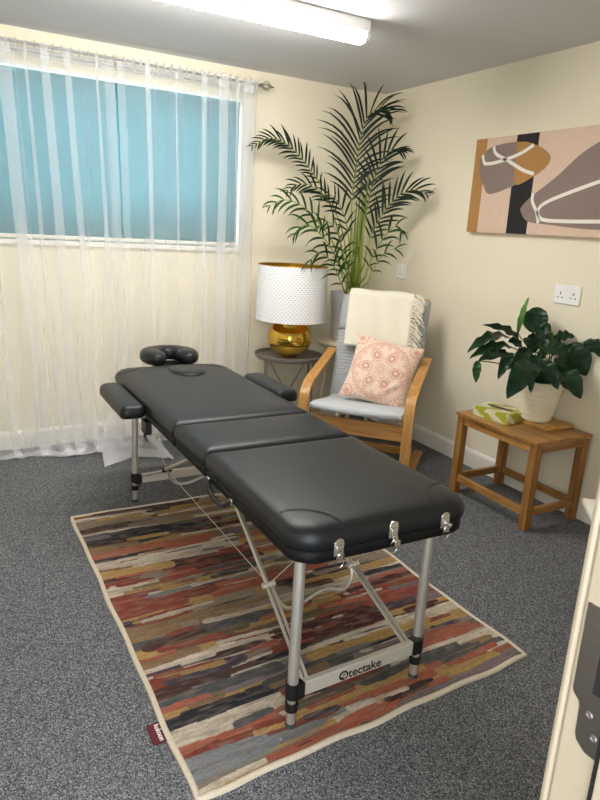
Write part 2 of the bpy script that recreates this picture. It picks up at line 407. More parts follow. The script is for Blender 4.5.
# ------------------------------------------------------------------ curtain rod
rod = thing('curtain_rod', 'double metal curtain rod with open cage finial above the window', 'curtain rod', (-3.0, -.10, 2.298))
MB().tube([(0, 0, .012), (1.955, 0, .0)], .008, 12).build('rod', 'rod_metal', rod)
MB().tube([(0, .04, -.02), (1.93, .04, -.03)], .006, 10).build('rear_rod', 'rod_metal', rod)
mb = MB()
fx = 1.955
mb.lathe([(.010, 0), (.012, .008), (.008, .014)], 12); Mx = Matrix.Translation((fx, 0, 0)) @ Matrix.Rotation(R(90), 4, 'Y'); mb.v = [Mx @ v for v in mb.v]
for q in range(5):
    a = 2*math.pi*q/5
    pts = [(fx+.012+.07*t, .026*math.sin(math.pi*t)*math.cos(a+1.2*t), .026*math.sin(math.pi*t)*math.sin(a+1.2*t)) for t in [i/8 for i in range(9)]]
    mb.tube(pts, .0026, 6)
mb.tube([(fx+.08, 0, 0), (fx+.10, 0, 0)], .005, 8)
mb.build('finial', 'rod_metal', rod)
mb = MB(); mb.tube([(1.93, .04, -.03), (1.955, .04, -.03)], .011, 10); mb.build('end_stop', 'rod_metal', rod)
for x in (.15, 1.925):
    mb = MB(); mb.bar([(x, .10, -.02), (x, -.0, -.018)], .012, .008); mb.box((x-.012, .094, -.05), (x+.012, .10, .02)); mb.build('bracket', 'rod_metal', rod)

# ------------------------------------------------------------------ curtains
ZT = 2.285
W2 = lambda x: max(0., min(1., x))
def curtain(name, label, ctrl, puddle, seed, y0=-.100, group=None, flare=0, hems=()):
    """ctrl: list of (x_top, x_bottom, y offset); fabric runs through them in order, doubling back in the tight folds"""
    n = len(ctrl); rng = random.Random(seed); NU = n*7; NV = 46
    th = thing(name, label, 'curtain', (ctrl[0][0], y0, 0), 0, group); off = Vector((ctrl[0][0], y0, 0))
    ph = [rng.random()*6 for _ in range(6)]
    def at(u, zt):
        s_ = u*(n-1); i = min(int(s_), n-2); t = s_-i; t = t*t*(3-2*t)
        a, b_ = ctrl[i], ctrl[i+1]
        xt = a[0]+(b_[0]-a[0])*t; xb = a[1]+(b_[1]-a[1])*t; yo_ = a[2]+(b_[2]-a[2])*t
        k = 1-zt
        x = xt+(xb-xt)*k
        if flare: x -= flare*max(0, (k-.62)/.38)**1.6*W2((-1.62-xb)/.26)
        y = y0+yo_*(.5+.6*k)+.012*math.sin(x*13+ph[0])*(.4+k)+.003*math.sin(x*37+ph[1]+2*k)
        return x, y
    def fn(u, v):
        if v < .86:
            zt = 1-v/.86; z = .035+(ZT-.035)*zt
            x, y = at(u, zt)
            if zt > .9: y = y*(1-(zt-.9)*6)+(y0)*(zt-.9)*6
            x += .010*math.sin(zt*7+u*11+ph[2])*(1-zt)
            pd = puddle(x); low = max(0, 1-zt/.16)
            y -= pd*.22*low*low
            y = min(y, -.03)
            return Vector((x, y, z))-off
        q = (v-.86)/.14
        x, y = at(u, 0); x += .010*math.sin(u*11+ph[2])
        pd = puddle(x)
        x2 = x+.05*math.sin(u*23+ph[3])*q*pd*3
        y = y-pd*.22-pd*.78*q*(1+.18*math.sin(x*17+ph[4]))
        z = .035*(1-q)**2+.006+.018*abs(math.sin(x*29+q*5+ph[5]))*min(1, pd*6)*(1-.5*q)+.006*math.sin(q*14+x*7)**2
        return Vector((x2, y, z))-off
    mb = MB(); mb.grid(NU, NV, fn); mb.build('voile_panel', 'voile', th)
    def fh(u, v):
        x, y = at(u, 1); p = Vector((x, y0, ZT+.03-.075*v))-off
        p.y += -.014-.003*math.sin(x*90); return p
    mb = MB(); mb.grid(NU, 4, fh); mb.build('heading_tape', 'voile', th)
    # hem: doubled strip along the lower edge
    mb = MB(); mb.grid(NU, 5, lambda u, v: fn(u, .93+.07*v)+Vector((0, 0, .004))); mb.build('hem', 'voile', th)
    for e_ in hems:
        uw = .020 if e_ == 0 else .022
        mb = MB(); mb.grid(6, 60, lambda u, v: fn((u*uw if e_ == 0 else 1-u*uw), v)+Vector((.003*math.sin(v*90), -.003-.003*math.sin(v*47), .002))); mb.build('side_hem', 'voile', th)
    # little gathers that hold the heading on the rod
    xa, xb = ctrl[0][0], ctrl[-1][0]; k = int((xb-xa)/.045)
    for q in range(k+1):
        x = xa+(xb-xa)*q/k; zz = 2.298
        MB().sweep([(x-off.x, .013*math.cos(t), zz+.005+.017*math.sin(t)-off.z) for t in [i*math.pi/8 for i in range(16)]], [(-.008, -.0008), (.008, -.0008), (.008, .0008), (-.008, .0008)], up=(1, 0, 0), closed=True).build('tab_loop', 'voile', th)
    return th
def folds(x0t, x0b, x1t, x1b, fl):
    """fl: (position 0..1, half width top, half width bottom)"""
    c = [(x0t, x0b, 0)]; last = 0
    for p, a, b_ in fl:
        xt = x0t+(x1t-x0t)*p; xb = x0b+(x1b-x0b)*p
        m_ = (last+p)/2; c.append((x0t+(x1t-x0t)*m_, x0b+(x1b-x0b)*m_, -.012))
        c += [(xt+a, xb+b_, .006), (xt-a, xb-b_, -.008), (xt+a*1.3, xb+b_*1.3, -.020)]; last = p
    c.append((x1t, x1b, 0)); return c
curtain('sheer_curtain', 'left-hand white sheer curtain panel, its hem trailing along the carpet',
        folds(-2.95, -2.82, -1.965, -1.87, [(.08, .03, .03), (.24, .014, .022), (.41, .034, .036), (.52, .008, .020), (.62, .022, .034), (.74, .018, .022), (.90, .008, .020)]),
        lambda x: .13+.05*math.sin(x*5), 3, hems=(1,))
curtain('sheer_curtain', 'right-hand white sheer curtain panel, its hem billowing behind the massage table leg',
        folds(-1.955, -1.88, -1.07, -1.065, [(.20, .016, .016), (.40, .006, .014), (.60, .016, .018), (.74, .032, .034), (.85, .010, .010), (.93, .034, .034)]),
        lambda x: .05+.33*W2((-1.72-x)/.08), 9, y0=-.118, flare=.24, hems=(0, 1))
# ------------------------------------------------------------------ rug
RX0, RX1, RY0, RY1 = -2.455, -1.235, -2.925, -1.145
rows_y = [-1.147, -1.218, -1.297, -1.355, -1.395, -1.477, -1.52, -1.555, -1.639, -1.727, -1.794, -1.851, -1.928, -1.97, -2.016, -2.085, -2.151, -2.232, -2.292, -2.365, -2.385, -2.429, -2.505, -2.552, -2.598, -2.629, -2.664, -2.726, -2.773, -2.815, -2.876, -2.93]
pal = dict(r='#96402E', o='#B45C3E', d='#553832', n='#33323A', t='#56595A', b='#82868A', c='#D6C4AC', y='#BE9348', k='#92724A', l='#85747A', g='#978472', w='#D8CCB8', m='#5B2A2C', p='#4E4350', v='#6E6148')
rows_c = ['rgdgcg', 'gyygbc', 'dgkylw', 'lcyygg', 'nntgcc', 'dyydvc', 'kdyybc', 'ooovlp', 'cclgyv', 'mdrogc', 'rrdoyg', 'cgtbcw',
          'ryykvn', 'bbbkvb', 'rooogw', 'yydnnb', 'kkggcl', 'ttcyyo', 'rvroor', 'kvvmoo', 'cccrrr', 'rromtl', 'dnntmd', 'llblcy', 'yyttny', 'nntlkp',
          'ccgdoo', 'oovtlc', 'rrobtt', 'bbbdoo', 'googlp', 'rrrkgg']
LC = {k: Vector(lin(v)[:3]) for k, v in pal.items()}
NX, NY = 250, 520
def rowcol(x, y, rr_):
    i = 0
    for k in range(len(rows_y)-1):
        if rows_y[k] >= y > rows_y[k+1]: i = k; break
    else: i = 0 if y > rows_y[0] else len(rows_y)-2
    return rows_c[i][max(0, min(5, int((x-RX0)/(RX1-RX0)*6+rr_.uniform(-.6, .6))))]
def paint_rug():
    rr_ = random.Random(21); w_ = RX1-RX0; h_ = RY1-RY0; buf = [[None]*NX for _ in range(NY)]
    def stroke(cx, cy, hl, ht, c, seed):
        wob = rr_.uniform(0, 6)
        x0 = max(0, int((cx-hl)/w_*NX)); x1 = min(NX-1, int((cx+hl)/w_*NX)+1)
        for ix in range(x0, x1+1):
            x = ix/(NX-1)*w_; e = abs(x-cx)/hl
            if e > 1: continue
            tip = min(1, ((1-e)*hl/ht)) if ht > 0 else 1
            hh = ht*math.sqrt(max(0, 1-(1-tip)**2))*(1+.18*math.sin(x*21+wob)); yc = cy+.007*math.sin(x*9+wob)
            for iy in range(max(0, int((yc-hh)/h_*NY)), min(NY-1, int((yc+hh)/h_*NY))+1):
                y = iy/(NY-1)*h_
                if abs(y-yc) <= hh: buf[iy][ix] = (c, seed)
    # ground stripes, then overlapping dabs
    y = 0
    while y < h_:
        t = rr_.uniform(.018, .04); x = 0
        while x < w_:
            l = rr_.uniform(.15, .5); k = rowcol(RX0+x, RY0+y, rr_)
            stroke(x+l/2, y, l/2+.03, t*.75, LC[k], rr_.random()*50); x += l
        y += t
    for n_ in range(430):
        cx = rr_.uniform(0, w_); cy = rr_.uniform(0, h_); k = rowcol(RX0+cx, RY0+cy, rr_)
        if rr_.random() < .48: k = rr_.choice('ooorrrddntggkkyyyycccclmpwww')
        big = rr_.random() < .35
        hl = rr_.uniform(.05, .13) if not big else rr_.uniform(.12, .28)
        ht = rr_.uniform(.010, .018) if not big else rr_.uniform(.015, .027)
        if k in 'cw': ht *= .55; hl *= 1.5
        stroke(cx, cy, hl, ht, LC[k]*rr_.uniform(.85, 1.15), rr_.random()*50)
    out = []
    for iy in range(NY):
        for ix in range(NX):
            c, sd = buf[iy][ix] or (LC['g'], 0); x = ix/(NX-1)*w_; y = iy/(NY-1)*h_
            st = noise.noise(Vector((x*7+sd, y*120, sd)))*.45+noise.noise(Vector((x*26, y*300, 5)))*.30
            g = noise.noise(Vector((x*16+sd, y*60, 9)))
            c = c.lerp(LC['g'], max(0, min(.5, .10+g*.7)))*(1+.6*st)
            lum = (c[0]+c[1]+c[2])/3; out += [max(0, min(1, (q*.84+lum*.16)*.74)) for q in c]+[1]
    return out
rug = thing('striped_rug', 'multicoloured patchwork-striped rug with cream binding, lying under the massage table', 'rug', (RX0, RY0, 0))
mb = MB(); ax, ay = RX1-RX0, RY1-RY0
mb.grid(NX, NY, lambda u, v: (u*ax+.03*u*(1-v), v*ay+.06*u*(1-v), .009+.0015*math.sin(v*17)*math.sin(u*3)))
ro = mb.build('woven_field', 'rug_weave', rug)
ro.data.color_attributes.new('Col', 'FLOAT_COLOR', 'POINT').data.foreach_set('color', paint_rug())
warp = lambda p: (p[0]+.03*(p[0]/ax)*(1-p[1]/ay), p[1]+.06*(p[0]/ax)*(1-p[1]/ay), p[2])
mb = MB()
def wav(t): return .002*math.sin(t*17)+.002*math.sin(t*31)
per = []
for i in range(41): per.append((i/40*ax, 0-wav(i/40)*1.5, .006))
for i in range(1, 61): per.append((ax+wav(i/60)*1.5, i/60*ay, .006))
for i in range(1, 41): per.append((ax-i/40*ax, ay+wav(i/40), .006))
for i in range(1, 60): per.append((0-wav(i/60), ay-i/60*ay, .006))
mb.sweep([warp(p) for p in per], [(-.008, -.006), (.008, -.006), (.008, .003), (.004, .006), (-.004, .006), (-.008, .003)], closed=True)
mb.build('edge_binding', 'rug_binding', rug)
mb = MB(); mb.box((-.050, .222, .001), (.0, .302, .004)); tg = mb.build('brand_tag', 'maroon', rug, smooth=False); tg['label'] = 'dark red woven tag'
text('tag_lettering', 'kukoon', .022, 'white_thread', frame_matrix((-.022, .262, .0043), (0, -1, 0), (1, 0, 0)), tg, .0003)

# ------------------------------------------------------------------ massage table
BX0, BX1, BY0, BY1 = -2.170, -1.552, -2.868, -.79
ZB = .560
mt = thing('massage_table', 'black padded folding massage table on aluminium legs in the middle of the room', 'massage table', ((BX0+BX1)/2, (BY0+BY1)/2, 0))
O = mt.location.copy()
S1, S2 = -1.845, -2.185
def top_prof(z): return [(.010, z-.006), (.004, z), (-.001, z+.008), (-.004, z+.022), (-.002, z+.036), (.006, z+.049), (.018, z+.058), (.034, z+.063), (.065, z+.066), (.13, z+.0685), (.2, z+.0695), (.30, z+.070)]
def topz(ins):
    P_ = top_prof(.603)[3:]
    for (a, za), (b_, zb) in zip(P_, P_[1:]):
        if ins <= b_: return za+(zb-za)*max(0, (ins-a))/(b_-a)
    return .673
rim_prof = [(.020, ZB), (.010, ZB+.002), (.005, ZB+.008), (.003, ZB+.020), (.004, ZB+.031), (.008, ZB+.038), (.012, ZB+.0395)]
for nm, y0, y1, rd in (('foot_section', BY0, S2-.002, (.085, .085, .018, .018)), ('middle_section', S2+.002, S1-.002, (.018,)*4), ('head_section', S1+.002, BY1, (.018, .018, .11, .11))):
    mx_ins = (y1-y0)/2-.02
    pr = [p for p in top_prof(.603) if p[0] < mx_ins]
    cu = MB().pad(BX0, BX1, y0, y1, rd, pr, cs=12).build(nm, 'leather', mt, off=O, angle=60)
    MB().pad(BX0, BX1, y0, y1, rd, rim_prof, cs=12).build('padded_rim', 'leather_rim', cu, off=O, angle=60)
    if nm != 'middle_section':
        for cx, sx in ((BX0, 1), (BX1, -1)):
            cy, sy = (y0, 1) if nm == 'foot_section' else (y1, -1)
            for rr_ in (.145, .152):
                pts = []
                for q in range(15):
                    a = R(3+84*q/14); px = rr_*math.cos(a); py = rr_*math.sin(a)
                    ins = min(px, py); pts.append((cx+sx*px, cy+sy*py, topz(ins)+.0004))
                MB().tube(pts, .0013, 6).build('corner_stitching', 'thread', cu, off=O)
# carry handle on the left side
hd = MB(); y0, y1 = -2.44, -2.24
hd.tube(smoothpath([(BX0, y0, .582), (BX0-.012, y0+.015, .570), (BX0-.016, y0+.06, .548), (BX0-.016, y1-.06, .548), (BX0-.012, y1-.015, .570), (BX0, y1, .582)], 5), .009, 10)
h_ = hd.build('carry_handle', 'black_plastic', mt, off=O)
for y in (y0, y1):
    MB().box((BX0-.010, y-.010, .574), (BX0+.001, y+.010, .592)).build('handle_mount', 'chrome', h_, off=O, smooth=False, bevel=.002)
# latches on the foot end
for k, (x, big) in enumerate(((-2.043, 0), (-1.862, 1), (-1.672, 2))):
    yf = BY0-.001
    lt = MB(); k0 = len(sc.objects); dz = (.0, .018, .012)[big]
    zt = .618
    lt.pad(x-.016, x+.016, -.002, .002, .001, [(0, 0)]*2) if False else None
    # base plate with a rounded top, standing on the front face
    pts = [(x-.016, .580), (x+.016, .580)]+[(x+.016*math.cos(R(a)), zt+.014*math.sin(R(a))) for a in range(0, 181, 20)]
    kk = len(pts); lt.add([(a, yf-.003, b_) for a, b_ in pts]+[(a, yf+.004, b_) for a, b_ in pts], [tuple(range(kk)), tuple(kk+q for q in reversed(range(kk)))]+[(q, kk+q, kk+(q+1) % kk, (q+1) % kk) for q in range(kk)])
    lt.box((x-.011, yf-.009, .590), (x+.011, yf-.002, .612)); lt.box((x-.009, yf-.013, .572), (x+.009, yf-.004, .592))
    if big == 1: lt.box((x-.004, yf-.018, .560), (x+.016, yf-.008, .578))
    if big == 2: lt.tube([(x, yf, .600), (x+.004, yf-.026, .598)], .007, 10)
    for v_ in lt.v: v_.z += dz
    lo = lt.build('latch', 'chrome', mt, off=O, bevel=.0015)
    ring = MB(); rx, rz = (.014, .024); zc = .572-(.010 if big == 1 else 0)+dz
    ring.tube([(x+rx*math.cos(t), yf-.012-.004*math.sin(t), zc+rz*math.sin(t)) for t in [i*math.pi/10 for i in range(20)]], .0013, 6, closed=True)
    ring.build('wire_ring', 'chrome', lo, off=O)
# face hole plug
cx, cy = -1.825, -1.000
pg = MB(); pg.lathe([(1.0, .6705), (1.0, .676), (.93, .682), (.8, .686), (.5, .688), (.2, .6885)], 36, (cx, cy, 0), .088, .120)
pg.build('face_hole_plug', 'leather', mt, off=O, angle=60)
MB().tube([(cx+.092*math.cos(t), cy+.125*math.sin(t), .6725) for t in [i*math.pi/20 for i in range(40)]], .003, 6, closed=True).build('face_hole_piping', 'thread', mt, off=O)
# headrest
hx, hy, hz = -1.797, -.612, .676
hr = MB(); pts = []; scs = []
for q in range(41):
    a = R(-62+304*q/40); e = min(q, 40-q)
    pts.append((hx+.106*math.cos(a), hy+.105*math.sin(a), hz)); scs.append(min(1, .45+.30*e**.75) if e < 3 else 1)
prof = [(.062*abs(math.cos(t))**.8*(1 if math.cos(t) > 0 else -1), .041*abs(math.sin(t))**.7*(1 if math.sin(t) > 0 else -1)) for t in [i*math.pi/10 for i in range(20)]]
hr.sweep(pts, prof, scales=scs); ho = hr.build('headrest', 'leather', mt, off=O, angle=70)
MB().box((hx-.09, hy-.15, hz-.062), (hx+.09, hy+.09, hz-.046)).build('headrest_plate', 'black_plastic', ho, off=O, smooth=False)
for s_ in (-1, 1): MB().tube([(hx+s_*.06, hy+.02, hz-.065), (hx+s_*.06, BY1-.1, .575)], .008, 8).build('headrest_bar', 'aluminium', ho, off=O)
# armrests
for x0, x1, y0, y1, lab, s_ in ((-2.285, -2.176, -1.48, -1.00, 'left armrest pad', -1), (-1.500, -1.380, -1.43, -.985, 'right armrest pad', 1)):
    ar = MB().pad(x0, x1, y0, y1, (.03, .03, .035, .05) if s_ < 0 else (.03, .03, .05, .035), [(.014, .582), (.004, .584), (-.001, .594), (-.001, .616), (.004, .630), (.014, .638), (.035, .641)], cs=8).build('armrest', 'leather', mt, off=O, angle=60)
    ar['label'] = lab
    ym = (y0+y1)/2; xi = BX0 if s_ < 0 else BX1
    for ya in (ym-.12, ym+.09): MB().box((min(xi, (x0+x1)/2), ya, .572), (max(xi, (x0+x1)/2), ya+.03, .583)).build('armrest_strap', 'black_plastic', ar, off=O)
mb = MB(); mb.box((-2.178, -1.47, .50), (-2.150, -1.40, .56)).tube(smoothpath([(-2.172, -1.44, .53), (-2.178, -1.46, .495), (-2.170, -1.47, .470)], 4), .006, 6)
mb.build('armrest_clamp', 'black_plastic', mt, off=O)
# legs
def leg(x, y, yb, foot):
    """y at the top, yb at the floor"""
    P0 = lambda z: Vector((x, yb+(y-yb)*z/ZB, z))
    l = MB().tube([P0(.148), P0(ZB+.01)], .0165, 16).build('leg', 'aluminium', mt, off=O)
    MB().tube([P0(foot+.012), P0(.16)], .0135, 14).build('leg_extension', 'aluminium', l, off=O)
    MB().tube([P0(foot), P0(foot+.014)], .0155, 14).build('rubber_foot', 'rubber', l, off=O)
    c = MB().tube([P0(.112), P0(.162)], .0215, 16).build('leg_clamp', 'black_plastic', l, off=O); c['label'] = 'black plastic clamp'
    MB().tube([P0(.068), P0(.094)], .0195, 16).build('clamp_ring', 'black_plastic', l, off=O)
    return l
LX0, LX1, LY0, LY1 = -2.125, -1.652, -2.808, -1.075
leg(LX0, LY0, LY0, .0105); leg(LX1, LY0+.02, LY0+.02, .0105); leg(LX0+.005, LY1, LY1+.02, 0); leg(LX1, LY1, LY1+.02, 0)
def crossbar(y, z0, z1, front):
    d = .027
    mb = MB(); h = .024
    vs = []
    for x, z in ((LX0+.012, z0), (LX1-.012, z1)):
        for yy in (y-.010, y+.010):
            for zz in (z-h, z+h): vs.append((x, yy, zz))
    mb.add(vs, [(0, 1, 3, 2), (4, 6, 7, 5), (0, 4, 5, 1), (2, 3, 7, 6), (1, 5, 7, 3), (0, 2, 6, 4)])
    cb = mb.build('crossbar', 'aluminium_cast', mt, off=O, smooth=False, bevel=.003)
    for x, z in ((LX0, z0), (LX1, z1)):
        s_ = 1 if x == LX0 else -1
        MB().box((min(x, x+s_*.038), y-.016, z-.026), (max(x, x+s_*.038), y+.016, z+.026)).build('end_bracket', 'black_plastic', cb, off=O, smooth=False, bevel=.004)
    return cb
cb = crossbar(LY0+.004, .128, .146, True)
sl = (.146-.128)/(LX1-LX0)
xm = -1.878
text('lettering', 'tectake', .041, 'ink', frame_matrix((xm+.004-O.x, LY0+.004-.0106-O.y, .128+(xm-LX0)*sl-.004), (1, 0, sl), (-sl, 0, 1)), cb, .0007, .0004)
# round emblem left of the word
ex, ez = xm-.074, .128+(xm-.074-LX0)*sl-.003
mb = MB(); mb.lathe([(.0165, 0), (.0165, .0005)], 24); Mx = Matrix.Translation((ex-O.x, LY0+.004-.0102-O.y, ez)) @ Matrix.Rotation(R(90), 4, 'X'); mb.v = [Mx @ v for v in mb.v]
em_ = mb.build('emblem', 'ink', cb)
mb = MB(); yv = LY0+.004-.0112-O.y; ox = ex-O.x
mb.tube([(ox+.0085*math.cos(t), yv, ez+.0085*math.sin(t)) for t in [R(200-i*17) for i in range(18)]], .0017, 6, up=(0, 1, 0))
mb.tube([(ox-.008, yv, ez-.001), (ox+.008, yv, ez-.001)], .0017, 6)
mb.build('emblem_mark', 'aluminium_cast', em_)
crossbar(LY1+.012, .128, .128, False)
# folding truss: two-part braces, hoops, cables
def truss(yl, sgn):
    """yl = leg line, sgn = direction towards the middle of the table"""
    J = []
    for x, xi in ((LX0, 1), (LX1, -1)):
        jx = x+xi*.070; jy = yl+sgn*.315; jz = .288
        lx = x+xi*.045
        for o_ in (-.008, .008):
            MB().tube([(lx+o_, yl+sgn*.010, .150), (jx+o_, jy, jz)], .0062, 8).build('lower_brace', 'aluminium', mt, off=O)
        MB().tube([(jx-.006, jy, jz+.004), (jx+xi*.015, yl+sgn*.80, .54)], .0088, 10).build('upper_brace', 'aluminium', mt, off=O)
        MB().tube([(jx-.022, jy, jz), (jx+.022, jy, jz)], .010, 10).build('brace_joint', 'aluminium_cast' if sgn > 0 else 'black_plastic', mt, off=O)
        J.append(Vector((jx, jy, jz)))
    a, b_ = J; dx = (b_-a).x
    hoop = [a+Vector((.012, 0, -.005)), a+Vector((.022, -sgn*.02, -.045)), a+Vector((.055, -sgn*.03, -.085)), a+Vector((dx*.35, -sgn*.02, -.088)), a+Vector((dx*.62, -sgn*.015, -.060)), b_+Vector((-.055, -sgn*.03, -.068)), b_+Vector((-.015, -sgn*.02, -.035)), b_+Vector((-.008, 0, 0))]
    MB().tube(smoothpath(hoop, 6), .0072, 10).build('hoop_brace', 'aluminium', mt, off=O)
    return J
Jf = truss(LY0, 1); Jr = truss(LY1, -1)
for a, b_ in zip(Jf, Jr):
    MB().tube([a, b_], .0016, 6).build('support_cable', 'aluminium_cast', mt, off=O)
    MB().tube([b_, (b_.x-.02, LY1+.02, .545)], .0016, 6).build('support_cable', 'aluminium_cast', mt, off=O)
    MB().tube([a, (a.x+.01, LY0+.08, .545)], .0016, 6).build('support_cable', 'aluminium_cast', mt, off=O)

# ------------------------------------------------------------------ lamp table and lamp
lx, ly, lz = -.835, -.285, .562
tb = thing('round_tray_table', 'small round grey metal tray table with thin legs under the gold lamp', 'side table', (lx, ly, 0))
MB().lathe([(.02, lz-.006), (.228, lz-.006), (.236, lz+.004), (.240, lz+.022), (.236, lz+.022), (.229, lz+.002), (.02, lz)], 56).build('tray_top', 'grey_metal', tb, angle=30)
MB().tube([(.215*math.cos(t), .215*math.sin(t), .03) for t in [i*math.pi/24 for i in range(48)]], .006, 8, closed=True).build('base_ring', 'grey_metal', tb)
for a in (20, 110, 200, 290):
    c_, s_ = math.cos(R(a)), math.sin(R(a))
    MB().bar([(.222*c_, .222*s_, 0), (.222*c_, .222*s_, lz-.004)], .016, .007, up=(c_, s_, 0)).build('leg', 'grey_metal', tb, bevel=.001)
MB().tube([(.216*math.cos(R(20)), .216*math.sin(R(20)), lz-.02), (-.216*math.cos(R(20)), -.216*math.sin(R(20)), .04)], .004, 6).tube([(.216*math.cos(R(110)), .216*math.sin(R(110)), lz-.02), (-.216*math.cos(R(110)), -.216*math.sin(R(110)), .04)], .004, 6).build('cross_wire', 'grey_metal', tb)
lm = thing('table_lamp', 'table lamp with round gold base and white perforated drum shade', 'lamp', (lx, ly, lz))
rb = .154
MB().lathe([(.05, .0005)]+[(rb*math.cos(R(a)), .134+.134*math.sin(R(a))) for a in range(-68, 69, 6)]+[(.045, .262), (.030, .268), (.028, .272)], 56).build('lamp_base', 'gold', lm, angle=50)
MB().tube([(0, 0, .262), (0, 0, .33)], .014, 12).build('lamp_neck', 'gold_inner', lm)
MB().lathe([(.012, .33), (.03, .35), (.032, .40), (.018, .44), (.004, .45)], 20).build('bulb', 'white_plastic', lm)
sh = MB(); ns = 64; z0, z1, ra, rbb = .262, .625, .242, .236
for q in range(ns+1):
    a = 2*math.pi*q/ns
    for z, r_ in ((z0, ra), (z1, rbb)): sh.v.append(Vector((r_*math.cos(a), r_*math.sin(a), z)))
sh.f = [(2*q, 2*q+2, 2*q+3, 2*q+1) for q in range(ns)]; sh.m = [0]*ns
so = sh.build('lamp_shade', 'shade', lm)
uvl = so.data.uv_layers.new(name='UVMap')
for p in so.data.polygons:
    for li, vi in zip(p.loop_indices, p.vertices): uvl.data[li].uv = ((vi//2)/ns, vi % 2)
mb = MB()
for q in range(ns):
    for z, r_ in ((z0, ra-.004), (z1, rbb-.004)): a = 2*math.pi*q/ns; mb.v.append(Vector((r_*math.cos(a), r_*math.sin(a), z)))
mb.f = [(2*q, 2*q+1, (2*q+3) % (2*ns), (2*q+2) % (2*ns)) for q in range(ns)]; mb.m = [0]*ns
mb.build('shade_lining', 'gold_inner', so)
for z, r_ in ((z0, ra-.002), (z1, rbb-.002)):
    MB().tube([(r_*math.cos(t), r_*math.sin(t), z) for t in [i*math.pi/32 for i in range(64)]], .0035, 6, closed=True).build('shade_rim', 'white_plastic' if z == z0 else 'gold_inner', so)
mb = MB()
for a in (30, 150, 270): mb.tube([(0, 0, z1-.03), (rbb*math.cos(R(a)), rbb*math.sin(R(a)), z1-.03)], .002, 6)
mb.tube([(0, 0, .43), (0, 0, z1-.03)], .003, 6); mb.build('shade_spider', 'gold_inner', so)

# ------------------------------------------------------------------ stool and palm
px, py, pz = -.345, -.275, .662
stl = thing('round_stool', 'cream round-topped stool behind the armchair carrying the palm pot', 'stool', (px, py, 0))
MB().lathe([(.15, pz-.035), (.215, pz-.030), (.225, pz-.018), (.222, pz-.004), (.21, pz), (.02, pz)], 48).build('stool_top', 'cream_paint', stl, angle=50)
for a in (45, 135, 225, 315):
    MB().tube([(.14*math.cos(R(a)), .14*math.sin(R(a)), pz-.03), (.19*math.cos(R(a)), .19*math.sin(R(a)), 0)], .016, 10).build('leg', 'cream_paint', stl)
plm = thing('potted_palm', 'tall potted palm with feathery fronds reaching the ceiling in the corner', 'plant', (px, py, pz))
OP = Vector((px, py, pz))
MB().lathe([(.115, 0), (.122, .01), (.150, .33), (.152, .345), (.143, .345), (.135, .30), (.02, .298)], 40).build('pot', 'pale_pot', plm, angle=40)
MB().lathe([(.136, .30), (.1, .315), (.03, .32)], 24).build('soil', 'soil', plm)
